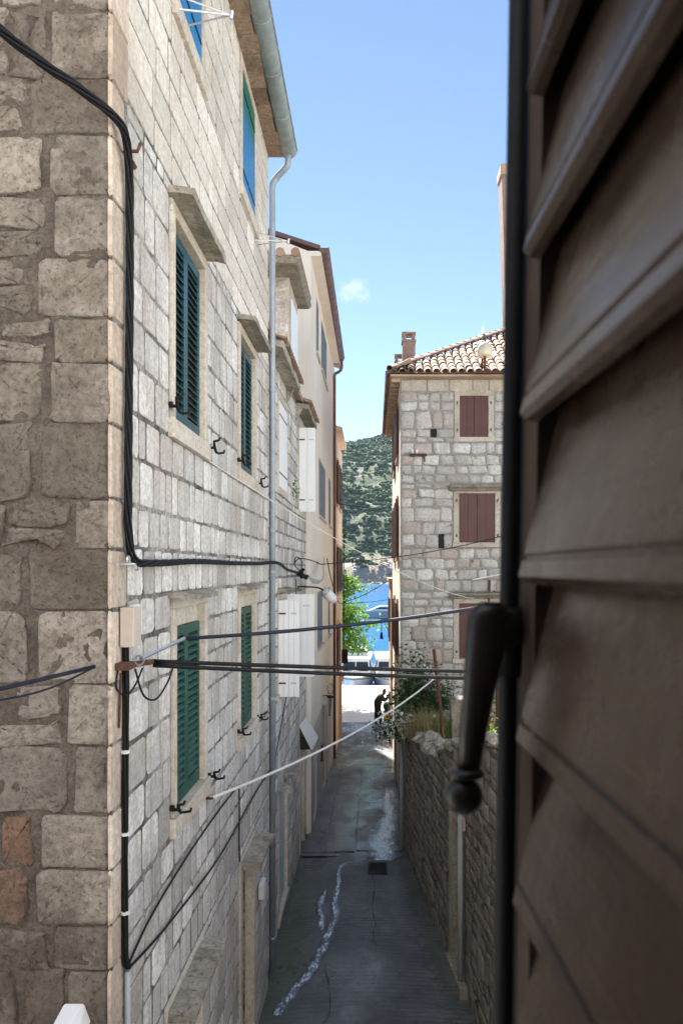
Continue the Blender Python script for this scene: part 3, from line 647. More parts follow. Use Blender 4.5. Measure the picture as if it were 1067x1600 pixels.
# end-wall mortar, uneven
q = MB(); U0, U1, st = -3.2, D1 + .004, .035; nu = int((U1 - U0) / st); nv = int(12.4 / st)
for j in range(nv + 1):
    for i in range(nu + 1):
        u = U0 + (U1 - U0) * i / nu; v = -6.3 + 12.4 * j / nv; p = V(u * 5, v * 5, 2)
        w = .016 * noise.noise(p) + .011 * noise.noise(p * 3) + .006 * noise.noise(p * 8) - .003
        if i == nu: w = -.012
        q.v.append(tuple(fn(u, v, w))); q.t.append((.5, .5, .5))
q.f = [(j * (nu + 1) + i, j * (nu + 1) + i + 1, (j + 1) * (nu + 1) + i + 1, (j + 1) * (nu + 1) + i) for j in range(nv) for i in range(nu)]
q.quad((-7, Y0 + .01, -6.3), (-3.18, Y0 + .01, -6.3), (-3.18, Y0 + .01, 6.1), (-7, Y0 + .01, 6.1))
endw = q.build('end_wall', 'mortar_l', house, smooth=True)
rng = random.Random(21)
# end-wall stones: quoins at the corner, rubble beside them
z = -6.2; cells = []; k = 0
while z < 6.0:
    h = rng.choice([.26, .30, .33, .36, .40, .44]); h = min(h, 6.08 - z)
    wq = rng.choice([.22, .25, .30, .36, .44]) if k % 2 else rng.choice([.34, .42, .48, .26])
    cells.append(('q', D1 - wq, D1 + .012, z, z + h)); u = D1 - wq - .03; b = z; top = z + h
    while u > -3.1:
        w = rng.uniform(.2, .5)
        if rng.random() < .42:
            s = rng.uniform(.3, .7); cells.append(('r', u - w, u, b, b + h * s)); cells.append(('r', u - w * rng.uniform(.6, .95), u, b + h * s, top))
        else: cells.append(('r', u - w, u, b, top))
        u -= w
    z += h; k += 1
rest = MB()
for kind, a, b, c, d in cells:
    far = b < -2.4; mb = rest if far else MB(); g = rng.uniform(.003, .009) if kind == 'q' else rng.uniform(.004, .022)
    c2, d2 = c + g * rng.uniform(.5, 1.2), d - g * rng.uniform(.5, 1.2); b2 = D1 - .004 if kind == 'q' else b - g
    if d2 - c2 < .05 or b2 - a - g < .06: continue
    stone(mb, fn, a + g, b2, c2, d2, rng.uniform(.006, .014), rng, 12 if far else 40, .007 if kind == 'q' else .017, .003 if kind == 'q' else .006, 12 if kind == 'q' else rng.choice([6, 8, 10]), 0 if far else .034, .96 if kind == 'r' and -2.2 < (c + d) / 2 < -1.0 and b < -1.86 else 0.)
    if not far: mb.build('quoin_stone' if kind == 'q' else 'rubble_stone', 'rubble', house, smooth=True)
stuff(rest.build('remaining_rubble', 'rubble', house, smooth=True))
# corner strip on the alley front
z = -6.2; qc = []
for kind, a, b, c, d in cells:
    if kind == 'q': qc.append((Y0 - .02, Y0 + (.20 if rng.random() < .5 else .27) + rng.uniform(-.02, .05), c, d))
for a, b, c, d in qc:
    m_ = MB(); o_ = rng.uniform(-.004, .006); stone(m_, fl, a + o_, b - .006, c + .004, d - .004, .008 + o_, rng, 16, .005, 0, 14); m_.build('corner_stone', 'quoin', house)
# alley-front ashlar
sops = [(a - .115, b + .115, c - .14, d + .12) for a, b, c, d in ops]
low = layout(Y0 + .27, Y1 - .01, -6.3, 2.95, sops, .25, .34, .16, .40, rng, .003)
lay_stones(low, fl, house, 'ashlar_stone', 'ashlar', rng, .0045, .0045, 285, 12, .006, 0., 9, 0, 'remaining_ashlar', .5, 1.7)
up = layout(Y0 + .27, Y1 - .01, 2.95, 6.08, sops, .24, .32, .30, .62, rng, .003)
lay_stones(up, fl, house, 'smooth_ashlar_stone', 'ashlar_up', rng, .003, .005, 150, 12, .003, 0., 14, 0, 'remaining_smooth_ashlar', .3, 1.7)
# windows
for i, (a, b, c, d) in enumerate(ops[:6]):
    surround(house, fl, a, b, c, d, .10, .024, .15, lintel=True)
    mid = (a + b) / 2
    if i < 4:
        mt = 'teal' if i < 2 else 'green'; top = 2.68 if i < 2 else -.46
        louvred_leaf(house, fl, a + .012, mid - .003, c + .015, top, mt, -.06); louvred_leaf(house, fl, mid + .003, b - .012, c + .015, top, mt, -.06)
        if i > 1:
            p = MB(); p.box(a, b, -.455, d, -.13, -.05, fl); p.build('lintel_panel', 'dressed', house)
        tie_back(house, fl, a - .13, c + .08); tie_back(house, fl, b + .17, c - .02)
    else:
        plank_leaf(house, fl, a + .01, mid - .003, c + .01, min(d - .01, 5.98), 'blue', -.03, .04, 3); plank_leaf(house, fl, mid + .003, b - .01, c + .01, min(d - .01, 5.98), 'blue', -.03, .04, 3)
rng = random.Random(8)
for i, (a, b, z) in enumerate(((5.46, 6.70, 2.83), (8.22, 9.52, 2.83), (5.48, 6.72, -.22), (8.22, 9.52, -.22))): hood(house, fl, a, b, z, .065 if i < 2 else .05, .21 if i < 2 else .13, rng, 1 if i < 2 else 2)
hood(house, fl, 5.40, 6.56, -3.36, .08, .23, rng, 4, .02); hood(house, fl, 8.40, 9.40, -3.46, .09, .25, rng, 2, .03)
# ground-floor window and door
for a, b, c, d in ops[6:]: surround(house, fl, a, b, c, d, .11, .022, .12, lintel=True, name='door_surround')
plank_leaf(house, fl, 5.52, 6.46, -5.18, -3.4, 'whiteblue', -.13, .03, 5, False, 'window_boarding')
plank_leaf(house, fl, 8.48, 9.28, -6.08, -3.5, 'ochre', -.15, .03, 4, False, 'door')
# eaves, gutter, roof, downpipe
q = MB(); rng = random.Random(4)
for i in range(21):
    y = Y0 - .1 + i * .308; q.cur = (rng.random(), rng.random(), .2); q.box(D1 - .3, -1.34 + rng.uniform(-.02, .02), y, y + .3, 6.02 + rng.uniform(-.008, .004), 6.1)
q.build('eaves_slab', 'eaves', house)
q = MB(); q.prism([(-1.28, Y0 - .15, 6.13), (-7, Y0 - .15, 8.9), (-7, Y0 - .15, 9.02), (-1.28, Y0 - .15, 6.25)], (0, Y1 - Y0 + .2, 0)); q.build('roof', 'tile', house)
def half_gutter(parent, x, y0, y1, z, r, mat, name='gutter', tilt=0):
    q = MB(); n = 10; k = 2; vs = []
    for y, dz in ((y0, 0), (y1, -tilt)):
        for j in range(n + 1):
            a_ = math.pi + math.pi * j / n; vs.append((x + r * math.cos(a_), y, z + dz + r * math.sin(a_)))
        for j in range(n + 1):
            a_ = 2 * math.pi - math.pi * j / n; vs.append((x + (r - .006) * math.cos(a_), y, z + dz + (r - .006) * math.sin(a_)))
    L = 2 * (n + 1); q.add(vs, [(j, (j + 1) % L, L + (j + 1) % L, L + j) for j in range(L)])
    q.add([vs[j] for j in range(n + 1)], [tuple(range(n + 1))]); q.add([vs[L + j] for j in range(n + 1)], [tuple(range(n + 1))])
    g = q.build(name, mat, parent, smooth=True)
    q = MB(); q.tube([(x + r + .004, y0, z), (x + r + .004, y1, z - tilt)], .011, 6); q.build('bead', mat, g)
    for i in range(int((y1 - y0) / .85)):
        y = y0 + .5 + i * .85; q = MB()
        q.tube([(x + (r + .004) * math.cos(math.pi + math.pi * j / 10), y, z + (r + .004) * math.sin(math.pi + math.pi * j / 10)) for j in range(11)], .006, 4); q.build('gutter_strap', mat, g)
    return g
half_gutter(house, -1.245, Y0 - .2, Y1 + .02, 6.10, .115, 'zincgut')
xp = -1.495; yp = Y1 + .07
q = MB(); q.tube(smooth_path([(-1.25, yp - .12, 6.02), (-1.25, yp - .12, 5.9), (-1.28, yp - .1, 5.84), (-1.43, yp, 5.74), (xp, yp, 5.62), (xp, yp, 5.3)], 4) + [(xp, yp, -5.95)], .046, 12); dp = q.build('downpipe', 'zinc', house, smooth=True)
for z in (4.5, 2.6, .55, -.05, -1.9, -3.9, -5.4): q = MB(); q.tube([(xp, yp, z), (xp, yp, z + .035)], .053, 12); q.build('pipe_collar', 'zinc', dp)
# drying-line brackets
for k, (y, z) in enumerate(((5.75, 4.37), (9.55, 4.30))):
    q = MB(); q.tube([fl(y - .12, z - .04, 0), fl(y, z, .42)], .008, 6); q.tube([fl(y - .12, z + .07, 0), fl(y, z, .42)], .007, 6); q.tube([fl(y + .15, z + .02, 0), fl(y, z, .42)], .007, 6)
    q.tube([fl(y, z - .03, .42), fl(y, z + .03, .43)], .016, 6); q.tube([fl(y - .12, z - .06, .004), fl(y - .12, z + .1, .004)], .012, 5)
    tag(q.build('line_bracket', 'steel'), 'thin metal clothes-line bracket beside the ' + ('topmost blue shutter' if k == 0 else 'blue shutter under the gutter end'), 'bracket', 'clothes-line brackets')

# ------------------------------------------------------------------ second stone house with white shutters
D2 = -1.65; A2, B2 = 10.66, 17.58
h2 = thing('stone_house', (-3, 14, gz(14)), 'narrow stone house with white shutters and mossy tiled hoods', 'house')
f2 = lambda u, v, w: V(D2 + w, u, v)
ops2 = [(12.5, 13.65, 1.42, 2.95), (15.9, 17.0, 1.30, 3.02), (12.5, 13.6, -2.12, -.52), (15.6, 16.5, -2.0, -.55), (12.55, 13.7, -6.0, -3.85), (16.15, 17.1, -6.35, -3.6)]
q = MB(); wall_sheet(q, f2, A2, B2, -6.7, 3.5, ops2, .14); q.box(-7, D2 - .16, A2 + .01, B2 - .01, -6.7, 3.5); q.build('wall', 'mortar_f', h2)
rng = random.Random(33); so2 = [(a - .1, b + .1, c - .12, d + .1) for a, b, c, d in ops2]
lay_stones(layout(A2 + .02, B2 - .01, -6.6, 3.48, so2, .24, .33, .18, .42, rng, .006), f2, h2, 'ashlar_stone', 'ashlar', rng, .007, .005, 230, 12, .008, 0., 9, 0, 'remaining_ashlar', .6, 1.8)
for i, (a, b, c, d) in enumerate(ops2): surround(h2, f2, a, b, c, d, .09, .02, .12, name='window_surround' if i < 4 else 'door_surround')
plank_leaf(h2, f2, 12.52, 13.07, 1.44, 2.92, 'white', -.01, .03, 3, True, iron='rust'); plank_leaf(h2, f2, 13.08, 13.63, 1.44, 2.92, 'white', -.01, .03, 3, True, iron='rust')
def open_leaf(parent, y, x0, w, z0, z1, label, planks=4):
    """a leaf swung out at right angles to the wall, facing up the alley"""
    fo = lambda u, v, ww: V(x0 + u, y - ww, v)
    lf = plank_leaf(parent, fo, 0, w, z0, z1, 'white', 0, .03, planks, False, label=label, slit=.0035)
    for zz in (z0 + (z1 - z0) * .14, z1 - (z1 - z0) * .14):
        p = MB(); p.box(.0, w * .36, zz - .014, zz + .014, .0305, .036, fo); p.build('strap_hinge', 'rust', lf)
        for k in range(4): p = MB(); p.box(w * (.6 + .07 * k), w * (.6 + .07 * k) + .018, zz - .012, zz + .012, .0305, .034, fo); p.build('rivet_plate', 'grey_plastic', lf)
    return lf
open_leaf(h2, 15.88, -1.64, .36, 1.26, 3.08, 'white boarded shutter swung open under a tiled hood', 2)
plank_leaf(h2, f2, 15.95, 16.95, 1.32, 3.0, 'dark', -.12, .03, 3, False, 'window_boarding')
open_leaf(h2, 12.48, -1.64, .36, -2.17, -.52, 'white boarded shutter swung open, nearest of the lower pair'); open_leaf(h2, 13.66, -1.64, .52, -2.0, -.46, 'wide white boarded shutter swung open, behind the nearer one')
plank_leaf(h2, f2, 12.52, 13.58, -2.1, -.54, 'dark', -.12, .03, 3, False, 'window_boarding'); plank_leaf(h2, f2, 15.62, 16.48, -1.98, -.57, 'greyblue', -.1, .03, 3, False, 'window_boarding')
plank_leaf(h2, f2, 12.57, 13.68, -5.98, -3.87, 'whiteblue', -.08, .04, 4, False, 'door'); plank_leaf(h2, f2, 16.17, 17.08, -6.33, -3.62, 'whiteblue', -.1, .04, 4, False, 'door')
# tiled hoods at the wall head, slab hoods below
def tiled_hood(a, b, z, L):
    hd = hood(h2, f2, a, b, z, .12, L, rng, 1, .06, 'tiled_hood')
    k = int((b - a) / .2)
    for i in range(k):
        y = a + (i + .5) * (b - a) / k; q = MB(); q.cur = (rng.random(), rng.random() * .5, .5); n = 6; vs = []
        for w, dz, r in ((-.2, .27, .085), (L + .05, .10, .1)):
            for j in range(n + 1): an = math.pi * j / n; vs.append(f2(y + r * math.cos(an), z + dz + r * math.sin(an) * .75, w))
            for j in range(n + 1): an = math.pi - math.pi * j / n; vs.append(f2(y + (r - .016) * math.cos(an), z + dz + (r - .016) * math.sin(an) * .75, w))
        m2 = 2 * (n + 1); q.add(vs, [(j, (j + 1) % m2, m2 + (j + 1) % m2, m2 + j) for j in range(m2)] + [tuple(range(m2)), tuple(range(m2, 2 * m2))]); q.build('roof_tile', 'tile', hd)
    for u_ in (a, b - .14): p = MB(); p.prism([f2(u_, z + .02, -.02), f2(u_, z + .02, L * .57), f2(u_, z - .31, -.02)], (0, .12, 0)); p.build('corbel', 'slab', hd)
tiled_hood(11.0, 13.75, 3.38, .27); tiled_hood(15.2, 17.4, 3.38, .29)
hood(h2, f2, 12.35, 13.75, -.36, .05, .14, rng, 2); hood(h2, f2, 15.5, 16.6, -.40, .05, .14, rng, 2)
hood(h2, f2, 12.45, 12.80, -3.80, .07, .25, rng, 1, .02); hood(h2, f2, 13.15, 13.60, -3.76, .07, .27, rng, 1, .02)
# dormer with stone roof slab
dm = MB(); dm.box(-3.2, D2, 14.1, 15.6, 3.4, 5.66); dmo = dm.build('dormer', 'dressed', h2)
fd = lambda u, v, w: V(u, 14.1 - w, v)
lay_stones(layout(-2.6, D2 - .01, 3.5, 5.64, [], .22, .34, .22, .4, rng, .02), fd, dmo, 'rubble_stone', 'ashlar', rng, .012, .012, 40, 12, .012, .006, 6)
plank_leaf(dmo, f2, 14.3, 14.85, 3.9, 5.3, 'white', .01, .03, 2, False, 'dormer_shutter', iron='rust'); plank_leaf(dmo, f2, 14.86, 15.4, 3.9, 5.3, 'white', .01, .03, 2, False, 'dormer_shutter')
sl = MB(); sl.cur = (.3, .4, .2)
sl.prism([(-3.2, 13.42, 5.66), (-1.42, 13.42, 5.64), (-1.36, 13.42, 5.70), (-1.38, 13.42, 5.80), (-3.2, 13.42, 5.84)], (0, 2.4, 0)); slo = sl.build('dormer_slab', 'slab', h2, bevel=.02)
for i in range(5):
    q = MB(); q.cur = (rng.random(), rng.random(), .5); q.tube([(-1.45 - i * .28, 13.38, 5.83), (-1.45 - i * .28, 15.8, 5.86)], .085, 8); q.build('roof_tile', 'tile', slo)
q = MB(); q.prism([(-1.5, A2, 3.5), (-7, A2, 5.4), (-7, A2, 5.5), (-1.5, A2, 3.6)], (0, B2 - A2, 0)); q.build('roof', 'tile', h2)
# white sheet canopy over the far door
cn = thing('door_canopy', (-1.6, 16.8, -3.6), 'small white sloping canopy over a doorway', 'canopy')
q = MB(); q.hexa([(-1.64, 16.0, -3.46), (-1.38, 16.0, -3.95), (-1.38, 17.5, -4.03), (-1.64, 17.5, -3.56), (-1.64, 16.0, -3.42), (-1.35, 16.0, -3.94), (-1.35, 17.5, -4.02), (-1.64, 17.5, -3.52)]); q.build('canopy_sheet', 'box2', cn)
q = MB(); q.prism([(-1.63, 16.03, -3.5), (-1.40, 16.03, -3.95), (-1.63, 16.03, -3.95)], (0, .02, 0)); q.build('side_bracket', 'dark', cn)

# ------------------------------------------------------------------ beige plastered house
D3 = -1.53; A3, B3 = 17.6, 28.0
h3 = thing('plastered_house', (-3, 22, gz(22)), 'beige plastered house with brown gutter and grey-blue shutters', 'house')
f3 = lambda u, v, w: V(D3 + w, u, v)
ops3 = [(19.2, 20.15, 5.75, 7.2), (21.0, 23.5, 5.8, 7.25), (20.1, 22.9, 1.5, 3.1), (19.6, 21.7, -2.15, -.6), (24.4, 25.6, 1.5, 3.1), (24.2, 25.2, -2.2, -.6), (21.9, 22.9, -6.6, -4.1), (18.4, 19.4, -6.4, -4.6)]
q = MB(); wall_sheet(q, f3, A3, B3, -4.0, 7.66, [o for o in ops3 if o[2] > -4], .12)
q.prism([(D3 - .001, A3, -7.2), (D3 - .001, A3, 7.66), (-2.4, A3, 8.0), (-8, A3, 9.8), (-8, A3, -7.2)], (0, .1, 0)); q.box(-8, D3 - .13, A3 + .1, B3 - .01, -7.2, 7.6)
q.build('wall', 'beige', h3)
q = MB(); wall_sheet(q, lambda u, v, w: V(D3 + w - .006, u, v), A3, B3, -7.2, -4.0, ops3[6:], .12); q.build('plinth', 'greywash', h3)
for a, b, c, d in ops3[:6]:
    k = max(2, round((b - a) / .6)); w = (b - a) / k
    sl = MB(); sl.box(a - .05, b + .05, c - .07, c, -.1, .05, f3); wf = sl.build('window_sill', 'dressed', h3)
    for i in range(k):
        q = MB(); x0, x1 = a + i * w + .015, a + (i + 1) * w - .015
        for p in ((x0, x0 + .05, c, d), (x1 - .05, x1, c, d), (x0 + .05, x1 - .05, c, c + .08), (x0 + .05, x1 - .05, d - .08, d)): q.box(p[0], p[1], p[2], p[3], -.05, -.015, f3)
        q.box(x0 + .05, x1 - .05, c + .08, d - .08, -.045, -.035, f3); q.build('shutter', 'greyblue', wf)
plank_leaf(h3, f3, 21.92, 22.88, -6.6, -4.12, 'greyblue', -.09, .04, 3, False, 'door'); plank_leaf(h3, f3, 18.42, 19.38, -6.38, -4.62, 'whiteblue', -.09, .04, 3, False, 'window_boarding')
q = MB(); q.box(21.7, 23.1, -4.02, -3.9, -.05, .12, f3); q.build('door_head', 'dressed', h3)
q = MB(); q.prism([(-1.3, A3 - .06, 7.70), (-2.4, A3 - .06, 8.06), (-8, A3 - .06, 9.86), (-8, A3 - .06, 9.98), (-1.3, A3 - .06, 7.80)], (0, B3 - A3 + .1, 0)); q.build('roof', 'copper', h3)
q = MB(); q.box(D3 - .05, -1.28, A3 - .02, B3 - 1.3, 7.56, 7.68); q.build('soffit', 'beige', h3)
half_gutter(h3, -1.21, A3 - .1, 26.7, 7.72, .11, 'copper')
q = MB(); q.tube(smooth_path([(-1.2, 26.6, 7.62), (-1.2, 26.6, 7.35), (-1.28, 26.6, 7.22), (-1.44, 26.6, 7.12), (-1.455, 26.6, 6.9)], 4) + [(-1.455, 26.6, -6.9)], .055, 10); q.build('downpipe', 'copper', h3, smooth=True)
# ------------------------------------------------------------------ apricot house at the end
D4 = -1.50; A4, B4 = 28.02, 33.8
h4 = thing('plastered_house', (-3, 31, gz(31)), 'apricot plastered house at the sea end of the alley', 'house')
f4 = lambda u, v, w: V(D4 + w, u, v)
ops4 = [(29.0, 29.9, 2.6, 4.3), (31.2, 32.1, 2.6, 4.3), (29.2, 30.1, -.9, .9), (31.4, 32.3, -.9, .9), (29.2, 30.1, -4.0, -2.2), (31.2, 32.2, -7.2, -4.8)]
q = MB(); wall_sheet(q, f4, A4, B4, -7.6, 5.3, ops4, .14); q.box(-8, D4 - .15, A4 + .01, B4 - .005, -7.6, 5.3); q.quad((-8, B4, -7.6), (D4, B4, -7.6), (D4, B4, 5.3), (-8, B4, 5.3)); q.build('wall', 'orange', h4)
for i, (a, b, c, d) in enumerate(ops4):
    surround(h4, f4, a, b, c, d, .12, .05, .14, mat='ochre' if i else 'orange')
    if i < 5:
        for u0, u1, s in ((a - .42, a - .02, 1), (b + .02, b + .42, 1)): plank_leaf(h4, f4, u0, u1, c, d, 'darkbrown', .055, .035, 3, False)
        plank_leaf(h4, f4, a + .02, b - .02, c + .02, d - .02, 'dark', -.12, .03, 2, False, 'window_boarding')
    else: plank_leaf(h4, f4, a + .02, b - .02, c + .02, d - .02, 'darkbrown', -.12, .03, 3, False, 'door')
q = MB(); q.box(31.0, 32.4, -4.75, -4.6, 0, .16, f4); q.box(31.0, 31.16, -7.4, -4.75, 0, .1, f4); q.build('door_case', 'ochre', h4)
q = MB(); q.prism([(-1.24, A4 - .02, 5.3), (-1.24, A4 - .02, 5.46), (-8, A4 - .02, 7.9), (-8, A4 - .02, 7.7), (-1.6, A4 - .02, 5.3)], (0, 4.4, 0)); q.build('roof', 'orange', h4)
# ------------------------------------------------------------------ right-hand stone house
hr = thing('stone_house', (4, 24, gz(22)), 'grey stone house with red-brown shutters and tiled roof on the right', 'house')
FR, XR, YE = 20.5, .72, 29.4
ff = lambda u, v, w: V(u, FR - w, v); fa = lambda u, v, w: V(XR - w, u, v)
opf = [(2.39, 3.19, 3.72, 4.88), (2.37, 3.38, .76, 2.14), (2.37, 3.38, -2.5, -.95), (5.6, 6.5, 3.72, 4.88), (5.6, 6.6, .76, 2.14)]
holes = [(1.58, 1.74, 3.72, 3.95), (1.80, 1.96, .60, 1.0)]
q = MB(); wall_sheet(q, ff, XR, 9, -7, 5.36, opf + holes, .12); q.box(XR + .14, 9, FR + .13, YE - .01, -7, 5.36)
q.build('wall', 'mortar_r', hr)
for a, b, c, d in holes: q = MB(); q.box(a, b, c, d, -.115, -.06, ff); q.build('hole_shade', 'dark', hr)  # near-black block paints the shade inside each wall hole
opa = [(22.0, 22.9, 3.4, 4.9), (25.2, 26.1, 3.4, 4.9), (22.0, 22.9, .4, 2.1), (25.2, 26.1, .4, 2.1), (22.3, 23.1, -2.6, -1.0), (25.4, 26.3, -2.6, -1.0), (24.0, 25.0, -6.9, -4.6)]
q = MB(); wall_sheet(q, fa, FR, YE, -7.3, 5.36, opa, .13); q.quad((XR, YE, -7.3), (9, YE, -7.3), (9, YE, 5.36), (XR, YE, 5.36)); q.build('alley_wall', 'pale', hr)
rng = random.Random(77); sop = [(a - .16, b + .16, c - .14, d + .14) for a, b, c, d in opf] + holes
sop[1] = (2.2, 3.55, .64, 2.42)
lay_stones(layout(XR + .02, 8.98, -5.2, 4.98, sop, .20, .42, .24, .60, rng, .022), ff, hr, 'block_stone', 'r_stone', rng, .015, .016, 290, 14, .017, .005, 7, 0, 'remaining_blocks', .5)
lay_stones(layout(XR + .02, 8.98, 5.0, 5.34, [], .3, .34, .4, .8, rng, .004), ff, hr, 'cornice_stone', 'dressed', rng, .006, .02, 20, 12, .004, 0, 12)
for i, (a, b, c, d) in enumerate(opf):
    surround(hr, ff, a, b, c, d, .15, .03, .13)
    mid = (a + b) / 2
    for p0, p1 in ((a + .01, mid - .004), (mid + .004, b - .01)): plank_leaf(hr, ff, p0, p1, c + .01, d - .01, 'redbrown', -.03, .035, 2, True, iron='redbrown')
    for u in (a - .07, b + .07):
        for z in (c + .2, d - .2): k = MB(); k.tube([ff(u, z - .04, .03), ff(u, z + .04, .05)], .018, 6); k.build('hinge_pin', 'rust', hr)
for z, a, b in ((2.2, 2.1, 3.7), (-.82, 2.1, 3.7)):
    q = MB(); q.cur = (.2, .3, .2)
    q.prism([ff(a, z, -.02), ff(a, z, .1), ff(a, z + .06, .13), ff(a, z + .1, .2), ff(a, z + .17, .22), ff(a, z + .2, .0)], (b - a, 0, 0)); q.build('window_cornice', 'slab', hr, bevel=.008)
for a, b, c, d in opa:
    surround(hr, fa, a, b, c, d, .12, .05, .14, mat='ochre')
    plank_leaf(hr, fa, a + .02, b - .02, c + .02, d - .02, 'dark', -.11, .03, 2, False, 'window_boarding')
    if c > -4:
        for u0, u1 in ((a - .45, a - .03), (b + .03, b + .45)): plank_leaf(hr, fa, u0, u1, c, d, 'redbrown', .06, .035, 3, False)
# roof
TH = R(31); ex, ey, ez = .42, 20.12, 5.42
q = MB(); q.quad((ex, ey, ez), (9.3, ey, ez), (9.3 - 4.3, ey + 4.6, ez + 4.6 * math.tan(TH)), (ex + 4.6, ey + 4.6, ez + 4.6 * math.tan(TH)))
q.quad((ex, ey, ez), (ex, YE, ez), (ex + 4.6, YE - 4.6, ez + 4.6 * math.tan(TH)), (ex + 4.6, ey + 4.6, ez + 4.6 * math.tan(TH)))
q.quad((ex, YE, ez), (9.3, YE, ez), (5, YE - 4.6, ez + 4.6 * math.tan(TH)), (ex + 4.6, YE - 4.6, ez + 4.6 * math.tan(TH)))
roof = q.build('roof', 'tile', hr)
def tile_mesh(L, r0, r1, d, up, side, rng):
    q = MB(); q.cur = (rng.random(), rng.random(), .5); n = 6; vs = []
    for k, (w, r) in enumerate(((0, r0), (L, r1))):
        for rr in (r, r - .015):
            for j in range(n + 1):
                an = math.pi * j / n; an = an if rr == r else math.pi - an
                vs.append(d * w + side * rr * math.cos(an) + up * (rr * math.sin(an) + .012 * (1 - k)))
    m2 = 2 * (n + 1); q.add(vs, [(j, (j + 1) % m2, m2 + (j + 1) % m2, m2 + j) for j in range(m2)] + [tuple(range(m2)), tuple(range(m2, 2 * m2))])
    o = q.build('roof_tile', 'tile'); me = o.data; bpy.data.objects.remove(o); me.polygons.foreach_set('use_smooth', [True] * len(me.polygons)); return me
sd, su, ss = V(0, math.cos(TH), math.sin(TH)), V(0, -math.sin(TH), math.cos(TH)), V(1, 0, 0)
tm = [tile_mesh(.44, .105, .085, sd, su, ss, rng) for _ in range(14)]
far = MB(); row = 0; s = -.06
while s < 5.3:
    t = s * math.cos(TH)
    for i in range(40):
        x = ex + .12 + i * .232
        if x - ex < t - .02 or x > 9.2 - t: continue
        p = V(x + rng.uniform(-.012, .012), ey, ez + .03) + sd * (s + rng.uniform(-.02, .02)) + su * rng.uniform(0, .012)
        if x < 5.4: link('roof_tile', rng.choice(tm), roof, 0, p)
        else:
            me = rng.choice(tm); far.cur = (rng.random(), rng.random(), .5); far.add([p + v.co for v in me.vertices], [tuple(f.vertices) for f in me.polygons])
    s += .335; row += 1
stuff(far.build('remaining_tiles', 'tile', roof))
hd = V(1, 1, math.tan(TH)).normalized(); hs_ = V(1, -1, 0).normalized(); hu = hs_.cross(hd).normalized(); hu = hu if hu.z > 0 else -hu
hm = [tile_mesh(.46, .12, .1, hd, hu, hs_, rng) for _ in range(5)]
for i in range(17): link('hip_tile', rng.choice(hm), roof, 0, V(ex, ey, ez + .09) + hd * (i * .36))
ad, au, asd = V(math.cos(TH), 0, math.sin(TH)), V(-math.sin(TH), 0, math.cos(TH)), V(0, 1, 0)
am = [tile_mesh(.44, .105, .085, ad, au, asd, rng) for _ in range(5)]
for i in range(39):
    for s in (-.08, .25): link('eaves_tile', rng.choice(am), roof, 0, V(ex, ey + .15 + i * .236, ez + .03) + ad * s)
q = MB(); q.box(ex + .02, XR + .1, ey + .06, YE, ez - .07, ez - .015); q.box(XR + .102, 9, ey + .06, FR + .1, ez - .07, ez - .016); q.build('eaves_board', 'ochre', hr)
for i in range(18): q = MB(); y = ey + .3 + i * .5; q.box(ex + .05, XR, y, y + .09, ez - .16, ez - .072); q.build('rafter_end', 'ochre', hr)
# roof furniture
def chimney(x, y, w, z0, z1, label, cap=True):
    t = thing('chimney', (x, y, z0), label, 'chimney'); q = MB(); q.cur = (.4, .5, .2); q.box(x - w / 2, x + w / 2, y - w / 2, y + w / 2, z0, z1 - .32); q.build('shaft', 'brick', t, bevel=.01)
    q = MB(); q.box(x - w / 2 - .03, x + w / 2 + .03, y - w / 2 - .03, y + w / 2 + .03, z1 - .318, z1 - .25)
    for sx in (-1, 1):
        for sy in (-1, 1): q.box(x + sx * w * .36 - w * .13, x + sx * w * .36 + w * .13, y + sy * w * .36 - w * .13, y + sy * w * .36 + w * .13, z1 - .248, z1 - .07)
    q.box(x - w / 2 - .02, x + w / 2 + .02, y - w / 2 - .02, y + w / 2 + .02, z1 - .068, z1); q.build('cap', 'brick', t, bevel=.008)
chimney(1.13, 24.2, .42, 5.9, 7.82, 'tall slim chimney with an open cap at the left roof edge'); chimney(.92, 26.3, .36, 5.8, 7.72, 'smaller chimney half hidden behind the slim one')
st = thing('chimney', (4.62, 24.4, 7.2), 'very tall brown rendered stack rising beside the dark rod', 'chimney')
q = MB(); q.cur = (.4, .3, .2); q.hexa([(4.38, 24.1, 7.0), (5.0, 24.1, 7.0), (5.0, 24.8, 7.0), (4.38, 24.8, 7.0), (4.20, 24.1, 13.05), (4.85, 24.1, 13.05), (4.85, 24.8, 13.05), (4.20, 24.8, 13.05)]); q.build('shaft', 'brick', st, bevel=.02)
q = MB(); q.box(4.16, 4.98, 24.05, 24.85, 13.055, 13.4); q.build('cap', 'ochre', st, bevel=.03)
sr = thing('roof_siren', (3.02, 20.0, 5.4), 'cream double-domed siren on a rusty post above the eaves', 'siren')
q = MB(); q.lathe((3.02, 20.0, 5.84), [(.20, 0), (.215, .01), (.21, .16), (.19, .27), (.14, .345), (.07, .375), (.0, .38)], 20); q.build('lower_dome', 'cream', sr, smooth=True)
q = MB(); q.lathe((3.0, 20.35, 6.18), [(.14, 0), (.15, .01), (.145, .1), (.12, .16), (.06, .2), (0, .205)], 18); q.build('upper_dome', 'cream', sr, smooth=True)
q = MB(); q.tube([(3.02, 20, 5.42), (3.02, 20, 5.86)], .035, 8); q.tube([(3.0, 20.35, 5.6), (3.0, 20.35, 6.2)], .03, 8); q.build('post', 'rust', sr)
q = MB(); q.box(2.75, 5.2, 19.96, 20.04, 5.38, 5.45); q.build('rail', 'rust', sr)
